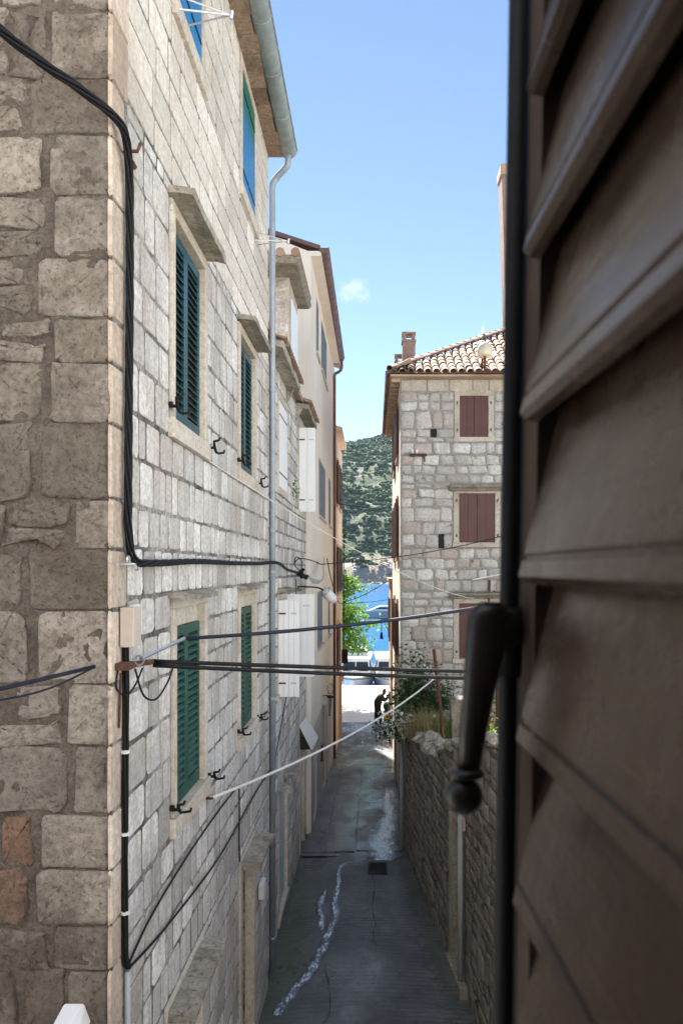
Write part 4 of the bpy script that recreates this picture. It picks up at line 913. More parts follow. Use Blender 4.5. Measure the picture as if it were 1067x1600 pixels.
q = MB(); q.box(3.42, 3.50, 23.2, 23.3, 7.3, 7.75); q.box(3.3, 3.42, 23.2, 23.3, 7.3, 7.5); tag(q.build('roof_vent', 'gel'), 'small white stub of a vent near the roof ridge', 'vent')
# iron insulator bracket and wall bits
ib = thing('insulator_bracket', (1.1, 20.42, 3.2), 'rusty iron bar with two white insulators on the stone wall', 'bracket')
q = MB(); q.box(.98, 1.46, 20.38, 20.43, 3.17, 3.24); q.tube([(1.38, 20.5, 3.2), (1.38, 20.4, 3.2), (1.4, 20.38, 3.02)], .02, 6); q.build('bar', 'rust', ib)
for x in (1.06, 1.18): q = MB(); q.lathe((x, 20.40, 3.25), [(.03, 0), (.045, .03), (.03, .05), (.045, .08), (.02, .11)], 10); q.build('insulator', 'gel', ib, smooth=True)
q = MB(); q.tube([ff(2.75, -.28, 0), ff(2.75, -.28, .12), ff(3.7, -.1, .12)], .022, 6); tag(q.build('white_bracket', 'white'), 'thin white arm fixed across the grey stone wall', 'bracket')
q = MB(); q.tube([ff(3.2, -1.0, .03), ff(3.22, -.3, .08)], .03, 6); tag(q.build('iron_stay', 'rust'), 'short dark iron stay upright on the grey stone wall', 'bracket')
# low range beyond, towards the quay
hl = thing('low_house', (3, 31.5, gz(32)), 'low tan house between the grey stone house and the quay', 'house')
q = MB(); q.box(.66, 6, YE + .01, 33.6, -7.8, -.5); q.build('wall', 'ochre', hl)
q = MB(); q.box(.56, 6.1, YE + .02, 33.7, -.498, -.36); q.build('roof_slab', 'tile', hl)
q = MB(); q.box(.60, .66, 30.4, 31.4, -7.3, -5.1); q.build('door', 'darkbrown', hl)
for y in (30.5, 32.3): q = MB(); q.box(.60, .655, y, y + .55, -3.0, -1.2); q.build('shutter', 'darkbrown', hl)
lb = MB(); lb.tube([(.64, 33.2, -2.2), (.32, 33.2, -2.2), (.32, 33.2, -2.9)], .02, 6); lb.tube([(.32, 33.2, -3.15), (.32, 33.2, -2.85)], [.09, .05], 6); lb.tube([(.64, 33.2, -2.8), (.34, 33.2, -2.25)], .014, 5)
tag(lb.build('wall_lantern', 'iron'), 'black lantern bracket on the right-hand corner against the sea', 'lamp')

# ------------------------------------------------------------------ garden wall and garden
GW = [(-.5, -1.6), (5, -1.75), (9.4, -2.18), (11.9, -2.86), (13.0, -3.3), (14.6, -3.36), (16.9, -3.7)]
def gtop(s):
    for (a, b), (c, d) in zip(GW, GW[1:]):
        if s <= c: return b + (d - b) * (s - a) / (c - a)
    return -3.7
gd = V(-.105, 1, 0).normalized(); gn = V(-1, -.105, 0).normalized()
fg = lambda u, v, w: V(2.4 - .105 * u, u, v) + gn * w        # u measured as y
gw = thing('garden_wall', (1.4, 10, gz(10)), 'rough rubble garden wall along the right of the alley', 'wall')
dop = (10.62, 11.12, -6.1, -3.75)
q = MB(); n = 40
us = [0 + 16.2 * i / n for i in range(n + 1)]
for a, b in zip(us, us[1:]):
    q.hexa([fg(a, -6.6, 0), fg(a, -6.6, -.45), fg(b, -6.6, -.45), fg(b, -6.6, 0), fg(a, gtop(a) - .1, 0), fg(a, gtop(a) - .1, -.45), fg(b, gtop(b) - .1, -.45), fg(b, gtop(b) - .1, 0)]) if not (a < dop[1] and b > dop[0]) else \
    q.hexa([fg(a, -6.6, -.22), fg(a, -6.6, -.45), fg(b, -6.6, -.45), fg(b, -6.6, -.22), fg(a, gtop(a) - .1, -.22), fg(a, gtop(a) - .1, -.45), fg(b, gtop(b) - .1, -.45), fg(b, gtop(b) - .1, -.22)])
for a, b in zip(us, us[1:]):
    if a < dop[1] and b > dop[0]: q.hexa([fg(a, -3.7, 0), fg(a, -3.7, -.22), fg(b, -3.7, -.22), fg(b, -3.7, 0), fg(a, gtop(a) - .1, 0), fg(a, gtop(a) - .1, -.22), fg(b, gtop(b) - .1, -.22), fg(b, gtop(b) - .1, 0)])
q.quad(fg(dop[0] - .2, -6.2, -.21), fg(dop[1] + .2, -6.2, -.21), fg(dop[1] + .2, -3.7, -.21), fg(dop[0] - .2, -3.7, -.21))
q.hexa([(.70, 16.2, -6.9), (1.1, 16.2, -6.9), (1.1, FR, -6.9), (.72, FR, -6.9), (.70, 16.2, -3.75), (1.1, 16.2, -3.75), (1.1, FR, -3.8), (.72, FR, -3.8)])
q.build('core', 'mortar_g', gw)
rng = random.Random(19); cells = []
for a, b, c, d in layout(2.0, 16.2, -6.5, -1.6, [(10.42, 11.32, -6.5, -3.6)], .12, .30, .16, .50, rng, .025):
    if (c + d) / 2 < gtop((a + b) / 2) - .1: cells.append((a, b, c, d))
lay_stones(cells, fg, gw, 'rubble_stone', 'g_stone', rng, .005, .006, 290, 12, .02, .006, 8, 0, 'remaining_rubble', .6)
fg2 = lambda u, v, w: V(.71 - w, u, v)
lay_stones(layout(16.25, FR, -6.8, -3.8, [], .14, .22, .16, .34, rng, .015), fg2, gw, 'rubble_stone', 'g_stone', rng, .011, .02, 0, 10, .012, .015, 5, 0, 'far_rubble', .6)
for i in range(92):      # loose coping stones
    u = 2.0 + i * .155; w0 = rng.uniform(-.22, -.02); q = MB(); q.cur = (rng.random(), rng.random(), .3); p = fg(u, gtop(u) - .04 + rng.uniform(-.03, .06), w0)
    q.ico(p, rng.uniform(.09, .16), 2, .16, rng, (1.1, 1, .75)); q.build('coping_stone', 'slab', gw)
for z0, z1 in ((-6.15, -5.3), (-5.29, -4.5), (-4.49, -3.76)): q = MB(); q.cur = (rng.random(), .4, .3); q.box(11.12, 11.38, z0, z1, -.2, .05, fg); q.build('jamb_stone', 'quoin', gw, bevel=.012)
q = MB(); q.box(10.45, 11.4, -3.755, -3.55, -.2, .045, fg); q.build('door_lintel', 'quoin', gw, bevel=.012)
q = MB(); q.box(10.3, 11.3, -6.2, -5.92, -.2, .12, fg); q.build('door_step', 'slab', gw, bevel=.015)
q = MB(); q.tube([fg(10.52, -6.1, .06), fg(10.52, -3.3, .06)], .04, 8); tag(q.build('wall_pipe', 'grey_plastic', None, True), 'grey pipe upright on the garden wall beside the blocked doorway', 'pipe')
q = MB(); q.tube([(.60, 16.3, gz(16.3)), (.60, 16.3, -3.55)], .045, 8); tag(q.build('wall_pipe', 'grey_plastic', None, True), 'grey pipe at the far end of the garden wall', 'pipe')
q = MB(); nx, ny = 30, 40
for j in range(ny + 1):
    y = 3 + 17.5 * j / ny; x0 = max(rx(y) + .35, 1.0)
    for i in range(nx + 1):
        x = x0 + (14 - x0) * (i / nx) ** 1.6; q.v.append((x, y, min(-4.0 + .05 * (y - 16), gtop(y) - .35) + .12 * noise.noise(V(x * 1.3, y * 1.3, 0)) + .35 * max(0, (y - 14)) / 6.5)); q.t.append((.5, .5, .5))
q.f = [(j * (nx + 1) + i, j * (nx + 1) + i + 1, (j + 1) * (nx + 1) + i + 1, (j + 1) * (nx + 1) + i) for j in range(ny) for i in range(nx)]
struct(q.build('garden_soil', 'soil', smooth=True))
# terrace wall in front of the house
tw = thing('terrace_wall', (2.4, 18.7, -3.9), 'low grey terrace wall of flat stones in the garden', 'wall'); rng = random.Random(2)
q = MB(); q.box(1.15, 6, 18.75, 19.2, -4.1, -3.35); q.build('core', 'mortar_r', tw)
lay_stones(layout(1.15, 4.2, -4.1, -3.3, [], .1, .16, .25, .5, rng, .01), lambda u, v, w: V(u, 18.74 - w, v), tw, 'flat_stone', 'r_stone', rng, .008, .03, 80, 10, .01, .01, 6)
pier = MB(); pier.cur = (.5, .5, .3); pier.hexa([(1.62, 15.2, -4.2), (1.95, 15.2, -4.2), (1.95, 15.6, -4.2), (1.62, 15.6, -4.2), (1.58, 15.2, -2.72), (1.9, 15.2, -2.7), (1.9, 15.55, -2.66), (1.6, 15.55, -2.7)])
tag(pier.build('stone_pier', 'slab', None, False, .03), 'upright grey stone block standing in the garden', 'stone')
for k, (x, y, r) in enumerate(((.98, 14.2, .2), (1.12, 13.6, .17), (1.28, 12.6, .18))):
    q = MB(); q.cur = (.5, .5, .3); q.ico((x + .12, y, gtop(y) + .02), r, 3, .1, rng, (1, 1.1, .9)); tag(q.build('loose_boulder', 'slab'), ['grey boulder on the garden wall below the dry grass', 'smaller grey boulder on the wall beside the leaning post foot', 'grey boulder on the wall left of the handle'][k], 'stone')
q = MB(); q.tube([(1.39, 15, -3.6), (1.385, 15, -3.16), (1.22, 15, -1.64)], .036, 8); tag(q.build('rusty_post', 'rust'), 'leaning rusty iron post holding the white rope', 'post')
q = MB(); q.tube([(2.35, 14, -3.9), (2.36, 14, -2.0)], .04, 8); tag(q.build('rusty_post', 'rust'), 'upright rusty post behind the shutter handle', 'post')
# plants
def plant(name, c, r, n, size, mat, label, rng, stems=True, flowers=None, asp=.45, up=0., cat='plant'):
    t = thing(name, c, label, cat); q = MB(); pts = []
    c = Vector(c)
    for _ in range(n):
        d = V(rng.gauss(0, .45), rng.gauss(0, .45), abs(rng.gauss(.35, .4)))
        pts.append(c + V(d.x * r[0], d.y * r[1], d.z * r[2]))
    leaves(q, pts, size, rng, asp); q.build('foliage', mat, t)
    if stems:
        q = MB()
        for _ in range(10): p = rng.choice(pts); q.tube([c + V(rng.uniform(-.1, .1), rng.uniform(-.1, .1), -.05), (c + p) / 2 + V(0, 0, .05), p], [.012, .008, .004], 4)
        q.build('stems', 'bark', t)
    if flowers:
        for fm, k, fs in flowers:
            q = MB(); front = [u_ for u_ in pts if (u_ - c).dot(V(-.5, -1, .45)) > .18]; fp = [rng.choice(front) + V(rng.uniform(-.12, .06), rng.uniform(-.16, 0), rng.uniform(0, .16)) for _ in range(k)]
            for p in fp:
                for _ in range(4): leaves(q, [p], fs, rng, .9)
            stuff(q.build('flowers', fm, t))
    return t
def grass(name, c, r, n, h, mat, label, rng):
    t = thing(name, c, label, 'grass'); q = MB(); c = Vector(c)
    for _ in range(n):
        p = c + V(rng.gauss(0, r), rng.gauss(0, r), 0); L = h * rng.uniform(.5, 1.2); d = V(rng.gauss(0, .25), rng.gauss(0, .25), 1).normalized(); s = V(rng.gauss(0, 1), rng.gauss(0, 1), 0).normalized() * .006
        q.cur = (rng.random(), rng.random(), .5); b = p + d * L * .6; e_ = p + d * L + V(rng.gauss(0, .12), rng.gauss(0, .12), -.05)
        q.add([p - s, p + s, b + s * .7, b - s * .7, e_], [(0, 1, 2, 3), (3, 2, 4)])
    q.build('blades', mat, t); return t
rng = random.Random(55)
plant('green_bush', (1.0, 18.4, -3.6), (.55, .5, 1.15), 2200, .12, 'leaf_d', 'feathery green bush against the grey house corner', rng, flowers=[('pink', 5, .05)])
plant('green_bush', (1.5, 18.3, -3.5), (.6, .4, .7), 1300, .11, 'leaf_d', 'low green bush to the right of the feathery one', rng, flowers=[('pink', 8, .05)])
plant('flowering_plant', (.72, 16.2, -3.72), (.6, .6, .45), 1500, .10, 'leaf_d', 'white-flowered plant spilling over the end of the garden wall', rng, flowers=[('petal', 75, .075)])
grass('tall_grass', (1.0, 15.2, -3.5), .2, 380, .7, 'leaf_dry', 'tall dry grass tuft on the garden wall', rng); grass('tall_grass', (1.35, 15.6, -3.6), .25, 500, .6, 'leaf', 'green grass tuft at the foot of the leaning post', rng)
plant('russet_shrub', (2.25, 14.5, -3.5), (.55, .5, 1.1), 900, .09, 'leaf_red', 'reddish shrub seen between the handle and the rod', rng); plant('green_bush', (2.0, 12.5, -3.2), (.45, .45, .5), 500, .09, 'leaf', 'sunlit green bush behind the garden wall near the handle', rng)
for k, (x, y) in enumerate(((3.4, 16.5), (4.8, 15.2), (3.2, 12.2))): plant('green_bush', (x, y, -3.9), (.8, .8, 1.0), 700, .12, 'leaf_d', ['garden bush behind the dark shutter, farthest from the alley front', 'garden bush behind the dark shutter, rightmost', 'garden bush behind the dark shutter, nearest'][k], rng)
plant('wall_weed', (-1.6, 14.6, 1.42), (.08, .12, .35), 60, .07, 'leaf', 'small green weed growing from the wall beside a white shutter', rng, False)

# ------------------------------------------------------------------ cables and fittings on the left house
def c1(y, z, w=.03): return V(D1 + w, y, z)
top = smooth_path([(-3.6, -.05, 3.35), (-2.7, 1.8, 2.92), (-1.93, 3.55, 2.72), (-1.62, 4.08, 2.67), (-1.492, 4.29, 2.62), (-1.49, 4.42, 2.5), (-1.50, 4.48, 2.2), (-1.50, 4.47, 1.3), (-1.50, 4.45, .5), (-1.50, 4.46, .22), (-1.50, 4.58, .06), (-1.50, 5.0, .045), (-1.5, 6.2, .07), (-1.5, 7.8, .07), (-1.49, 9.4, .08), (-1.42, 10.68, .10), (-1.45, 12.2, .0), (-1.53, 14.6, -.06)], 10)
tag(bundle(top, 5, .0098, .017, 6).build('cable_bundle', 'cable', None, True), 'thick bundle of twisted black cables down the corner and along the wall', 'cable')
drop = [c1(4.46, -.42), c1(4.47, -.9), c1(4.455, -1.3), c1(4.45, -1.9), c1(4.455, -2.35), c1(4.52, -2.46)]
tag(bundle(smooth_path([V(p.x, p.y, p.z) for p in drop], 8), 4, .009, .0125, 2).build('cable_bundle', 'cable', None, True), 'black cables hanging straight down the corner below the junction box', 'cable')
loop = smooth_path([c1(4.50, 2.5), c1(4.53, 2.35), c1(4.56, 2.1), c1(4.55, 1.85), c1(4.52, 1.7)], 8)
wire('cable_loop', loop, .006, 'cable', 'loose thin cable loop beside the bundle near the corner hook')
jb = thing('junction_box', (D1, 4.5, -.2), 'beige cable box on the corner above the cross cables', 'box')
q = MB(); q.box(4.40, 4.55, -.47, -.23, .016, .10, fl); q.build('cover', 'box', jb, bevel=.006); q = MB(); q.box(4.56, 4.68, -.45, -.22, .018, .05, fl); q.build('side_box', 'box2', jb, bevel=.004)
for k, z in enumerate((-1.12, -1.62, -2.1)): q = MB(); q.tube([c1(4.452, z), c1(4.452, z + .018)], .028, 10); tag(q.build('cable_tie', 'box2'), ['upper', 'middle', 'lowest'][k] + ' white tie round the hanging black cables', 'tie', 'cable ties')
q = MB(); q.tube([c1(4.5, -2.48), c1(4.5, -4.6)], .018, 8); tag(q.build('conduit', 'grey_plastic', None, True), 'grey conduit below the hanging cables at the corner', 'pipe')
# anchor iron
an = thing('cable_anchor', (D1, 4.45, -.55), 'rusty anchor iron with shackles on the house corner', 'bracket')
q = MB(); q.box(4.34, 4.46, -.60, -.56, 0, .09, fl); q.tube([c1(4.42, -.58, .05), c1(4.75, -.60, .10)], .02, 6); q.tube([c1(4.38, -.62, .03), c1(4.38, -.95, .02)], .008, 5); q.build('iron', 'rust', an)
q = MB(); q.tube([c1(4.5, -.56, .1) + V(.03 * math.cos(a * .628), 0, .03 * math.sin(a * .628)) for a in range(11)], .006, 5); q.tube([c1(4.5, -.55, .11), c1(4.95, -.51, .17)], .011, 5); q.tube([c1(4.95, -.51, .17), c1(5.2, -.49, .2)], .014, 6); q.build('turnbuckle', 'steel', an)
hk = MB(); hk.tube([c1(4.5, 2.58, 0), c1(4.5, 2.58, .09), c1(4.5, 2.63, .11)], .011, 6); hk.tube([c1(4.47, 2.5, .06), c1(4.53, 2.5, .06)], .02, 6); tag(hk.build('cable_hook', 'rust'), 'small rusty hook holding the bundle high on the corner', 'hook')
hk = MB(); hk.tube([c1(4.42, .03, 0), c1(4.42, .03, .1), c1(4.4, .0, .12)], .011, 6); hk.tube([c1(4.45, .06, .05) + V(0, .022 * math.cos(a * .628), .022 * math.sin(a * .628)) for a in range(11)], .007, 5); tag(hk.build('cable_hook', 'steel'), 'steel clamp where the bundle turns along the wall', 'hook')
# spans across the alley
cp = thing('cable_post', (2.3, 6.0, -3.2), 'grey steel post inside the garden wall where the cross cables end', 'post')
q = MB(); q.tube([(2.3, 6.0, -4.6), (2.3, 6.0, .2)], .05, 10); q.build('tube', 'grey_plastic', cp, True); q = MB(); q.box(2.1, 2.36, 5.94, 6.06, -.95, -.90); q.build('arm', 'rust', cp)
for k, (dz, e) in enumerate(((.0, (2.26, 6.0, -.865)), (-.045, (2.26, 6.0, -.925)))):
    wire('cable_span', sag(c1(4.78, -.60 + dz * .6, .10), e, .012 + .006 * k, 30), .0138, 'cable', ['upper', 'lower'][k] + ' of two parallel black cables crossing the whole view', group='paired cables across the alley', n=8)
wire('cable_span', sag(c1(5.2, -.49, .2), (2.3, 5.98, -.02), .085, 30), .0135, 'bluecable', 'dark blue cable rising across the alley to the right', n=8)
wire('cable_span', sag(V(-1.63, 4.25, -.565), (-3.5, -.04, -.62), .06, 20), .012, 'bluecable', 'thick dark cable leaving the corner to the left')
wire('cable_span', smooth_path([(-1.63, 4.24, -.57), (-1.75, 3.95, -.64), (-1.86, 3.7, -.655), (-2.0, 3.4, -.64), (-2.2, 3.0, -.62)], 8), .006, 'bluecable', 'thin slack cable below the thick one at the left edge')
wire('cable_loop', smooth_path([c1(4.37, -.58, .02), c1(4.33, -.7, .02), c1(4.42, -.76, .05), c1(4.55, -.72, .06), c1(4.6, -.62, .09)], 8), .006, 'cable', 'small black cable loop left of the anchor iron'); wire('cable_loop', smooth_path([c1(4.55, -.62, .06), c1(4.65, -.8, .08), c1(4.85, -.86, .1), c1(5.05, -.78, .12), c1(5.15, -.66, .14)], 8), .007, 'cable', 'larger black cable loop hanging right of the anchor iron')
wire('rope', sag(c1(6.7, -2.10, .05), (1.27, 15.0, -2.2), .17, 30), .016, 'rope', 'white rope stretched from the left wall to the rusty post', 'rope')
q = MB(); q.tube([c1(6.7, -2.10, -.02), c1(6.7, -2.10, .07)], .012, 6); q.tube([c1(6.7, -2.10, .05) + V(.02 * math.cos(a * .628), .02 * math.sin(a * .628), 0) for a in range(11)], .008, 5); tag(q.build('rope_hook', 'rust'), 'small rusty hook in the wall tying the white rope', 'hook')
wire('thin_line', sag(c1(6.72, 1.0, .03), (3.6, 20.44, -.9), .35, 40), .0055, 'rope', 'thin pale line running down across the alley', 'rope')
wire('wall_cable', smooth_path([c1(4.52, -2.44), c1(5.0, -2.36), c1(6.0, -2.33), c1(7.2, -2.36), c1(8.15, -2.42), c1(8.2, -2.44)], 8) + smooth_path([c1(8.2, -2.44), c1(8.22, -2.75), c1(8.2, -3.05), c1(8.24, -3.3)], 6), .009, 'cable', 'upper slanting black cable on the wall ending above the door hood')
wire('wall_cable', smooth_path([c1(4.52, -2.47), c1(5.4, -2.62), c1(7.2, -2.82), c1(9.3, -2.85), c1(10.6, -2.92), c1(11.6, -2.85, .0), c1(13.2, -2.4, -.06), c1(14.6, -1.9, -.06), c1(14.9, -.9, -.06), c1(15.0, -.2, -.06)], 10), .009, 'cable', 'lower slanting black cable that climbs the second house')
# insulators, street lamp and wires at the second house
ins = thing('insulator_cluster', (-1.6, 15.0, -.1), 'tangle of black connectors and insulators on the second house', 'connector')
q = MB(); rng = random.Random(9)
for i in range(9): q.ico((-1.5 + rng.uniform(-.06, .1), 15.0 + rng.uniform(-.2, .3), -.06 + rng.uniform(-.1, .1)), rng.uniform(.03, .06), 2, .2, rng)
q.tube(smooth_path([(-1.6, 14.5, .12), (-1.5, 14.6, .22), (-1.35, 15.4, .2), (-1.2, 16.4, .12)], 6), .012, 5); q.tube(smooth_path([(-1.5, 14.7, -.02), (-1.6, 14.6, .1), (-1.55, 14.5, .25), (-1.45, 14.55, .15), (-1.5, 14.7, -.15)], 6), .01, 5); q.build('connectors', 'cable', ins)
q = MB(); 
for a in range(3): q.tube(smooth_path([(-1.4, 15.3, -.12), (-1.3, 15.9, -.22 - .04 * a), (-1.2, 17.0, -.22), (-1.32, 19.0, .02 + .05 * a), (-1.4, 20.4, .32)], 7), .016, 6)
q.build('looped_cables', 'grey_plastic', ins, True)
lampo = thing('street_lamp', (-1.6, 15.4, -.5), 'grey street lamp with clear glass on a curved arm', 'lamp')
q = MB(); q.tube(smooth_path([(-1.6, 15.2, -.36), (-1.4, 15.3, -.36), (-1.2, 15.6, -.39), (-1.08, 15.8, -.46)], 6), .018, 6); q.build('arm', 'iron', lampo)
ax = V(.16, .05, -.16).normalized(); p0 = V(-1.1, 15.8, -.45); s1 = ax.cross(V(0, 1, 0)).normalized(); s2 = ax.cross(s1)
def along(prof, mat, name):
    q = MB(); n = 12; vs = [p0 + ax * h + (s1 * math.cos(6.2832 * j / n) + s2 * math.sin(6.2832 * j / n)) * r for r, h in prof for j in range(n)]
    q.add(vs, [(i * n + j, i * n + (j + 1) % n, (i + 1) * n + (j + 1) % n, (i + 1) * n + j) for i in range(len(prof) - 1) for j in range(n)] + [tuple(range(n)), tuple((len(prof) - 1) * n + j for j in range(n))]); q.build(name, mat, lampo, True)
along([(.04, -.03), (.09, .0), (.11, .08)], 'grey_plastic', 'housing'); along([(.108, .082), (.115, .2), (.105, .3), (.06, .36)], 'box2', 'glass_bowl')
def sp(a, b, d, r, m_, l, g=None): return wire('overhead_wire', sag(a, b, d, 16), r, m_, l, 'wire', g)
sp((-1.2, 16.4, .12), (3.6, 20.42, .95), .12, .012, 'cable', 'black wire from the tangle of connectors up to the grey house')
sp((-1.36, 28.3, 2.55), (.66, 28.6, 2.42), .06, .016, 'cable', 'wire across the alley high against the hillside')
wire('wall_cable', smooth_path([(-1.40, 33.6, -3.6), (-1.40, 33.6, 0), (-1.40, 33.6, 3.0), (-1.38, 28.3, 2.55)], 8), .02, 'cable', 'thin black cable up the corner of the apricot house')
sp((-1.3, 31.2, -1.4), (.64, 30, -.4), .1, .014, 'cable', 'slack wire rising to the right over the sea'); sp((-1.3, 31.2, -1.42), (.64, 33, -1.35), .05, .014, 'cable', 'flat wire over the sea above the moored yacht')
wire('wall_cable', smooth_path([(-1.33, 20.5, .3), (-1.3, 22, -.3), (-1.33, 27, -1.2), (-1.3, 31.2, -1.42)], 8), .014, 'cable', 'black cable swooping along the beige house')
# small boxes
for k, (a, b, c, d, w0, w1, m_, l) in enumerate(((9.62, 9.86, -4.36, -4.16, .02, .09, 'box2', 'small white box on the wall beside the first door'), )): q = MB(); q.box(a, b, c, d, w0, w1, fl); tag(q.build('letter_box', m_, None, False, .01), l, 'box')
q = MB(); q.box(20.9, 21.1, -5.5, -5.05, .0, .05, f3); tag(q.build('meter_box', 'darkbrown'), 'narrow dark box on the beige house beside its door', 'box')
lt = thing('door_lantern', (D3, 22.0, -3.9), 'black iron lantern bracket over the grey-blue door', 'lamp')
q = MB(); q.tube([f3(21.7, -3.75, 0), f3(21.7, -3.75, .22)], .015, 6); q.lathe(f3(21.7, -3.8, .22), [(.12, 0), (.10, .04), (.02, .06)], 10); q.tube([f3(21.7, -3.75, .22) + V(.09 * math.cos(a * .5236), 0, .2 + .16 * math.sin(a * .5236)) for a in range(13)], .008, 5); q.build('bracket', 'iron', lt); q = MB(); q.tube([f3(21.7, -3.8, .22), f3(21.7, -4.35, .2)], [.05, .03], 8); q.build('stem', 'greyblue', lt)
q = MB(); q.box(-1.44, -1.17, 31.9, 32.2, -4.1, -3.5); bx = tag(q.build('hanging_box', 'iron', None, False, .02), 'black box hung on the corner of the apricot house', 'box')
q = MB(); q.hexa([(-1.88, 4.0, -2.66), (-1.64, 4.0, -2.66), (-1.66, 4.29, -2.66), (-1.86, 4.29, -2.66), (-1.80, 4.06, -2.57), (-1.72, 4.06, -2.57), (-1.70, 4.29, -2.545), (-1.82, 4.29, -2.545)])
wlm = thing('wall_lamp', (-1.76, 4.15, -2.8), 'white wall lamp hood at the bottom left corner', 'lamp'); q.build('lamp_hood', 'white', wlm, bevel=.015); q = MB(); q.box(-1.84, -1.68, 4.05, 4.28, -2.8, -2.665); q.build('diffuser', 'box2', wlm)

# ------------------------------------------------------------------ quay side: tree, boats, person, scooter
tr = thing('broadleaf_tree', (-3.4, 41, -7.5), 'bright green broadleaf tree at the quay behind the apricot house', 'tree'); rng = random.Random(14)
q = MB(); q.tube(smooth_path([(-3.4, 41, -7.5), (-3.35, 41, -6), (-3.2, 40.9, -4.6), (-3.4, 40.9, -3), (-3.6, 41, 1.5)], 5), [.22 - .16 * i / 20 for i in range(21)], 8)
tips = []
for i in range(120):
    a = rng.uniform(0, 6.283); L = rng.uniform(1.8, 3.4); b = V(-3.6, 41.0, rng.uniform(-4.2, 3.8)); L *= 1.15; e_ = b + V(math.cos(a) * L, math.sin(a) * L * .95, rng.uniform(-.4, 1.6))
    if e_.x > -2.0 and (e_.z > -.6 or e_.z < -4): e_.x = -2.6
    tips.append((b, e_))
tips += [(V(-3.2, 40.8, -3.6), V(-.05, 40.4, -2.95)), (V(-3.2, 40.8, -4.0), V(-.55, 40.3, -4.25)), (V(-3.2, 40.8, -3.0), V(-.9, 40.4, -2.2)), (V(-3.2, 40.8, -2), V(-1.1, 40.4, -.9)), (V(-3.2, 40.8, -1.5), V(-1.4, 40.4, -.45)), (V(-3.2, 40.8, -4.2), V(-1.3, 40.2, -4.3)), (V(-3.2, 40.8, -3.4), V(-1.2, 40.2, -3.3)), (V(-3.2, 40.8, -3.0), V(-1.4, 40.6, -2.6))]
pts = []
for b, e_ in tips:
    m_ = (b + e_) / 2 + V(0, 0, .25); q.tube([b, m_, e_], [.06, .035, .012], 5)
    for _ in range(125 if len(pts) < 125 * 120 else 300):
        t = rng.uniform(.3, 1.05); c_ = b.lerp(m_, t * 2) if t < .5 else m_.lerp(e_, t * 2 - 1); s = .5 * (1.2 - t * .75); pts.append(c_ + V(rng.gauss(0, s), rng.gauss(0, s), rng.gauss(-.05, s * .8)))
q.build('trunk', 'bark', tr, smooth=True); q = MB(); leaves(q, pts, .21, rng, .75); q.build('crown', 'leaf', tr)
def hull(L, beam, zk, zs, fn, sheer=.35):
    q = MB(); n = 12; vs = []
    for i in range(n + 1):
        t = i / n; hb = beam / 2 * (.9 if t < .1 else 1) * (1 - max(0, (t - .45) / .55) ** 2.2); zz = zs + sheer * t * t; zk2 = zk + .35 * max(0, t - .7)
        vs += [fn(-hb, t * L, zz), fn(-hb * .82 * (1 - .25 * t), t * L - (.5 * t * t), (zk2 + zz * .6) / 1.6), fn(0, t * L - .9 * t * t, zk2), fn(hb * .82 * (1 - .25 * t), t * L - (.5 * t * t), (zk2 + zz * .6) / 1.6), fn(hb, t * L, zz)]
    q.add(vs, [(i * 5 + j, i * 5 + j + 1, (i + 1) * 5 + j + 1, (i + 1) * 5 + j) for i in range(n) for j in range(4)] + [(i * 5, i * 5 + 4, (i + 1) * 5 + 4, (i + 1) * 5) for i in range(n)] + [(0, 1, 2, 3, 4)])
    return q
SEA = -8.6
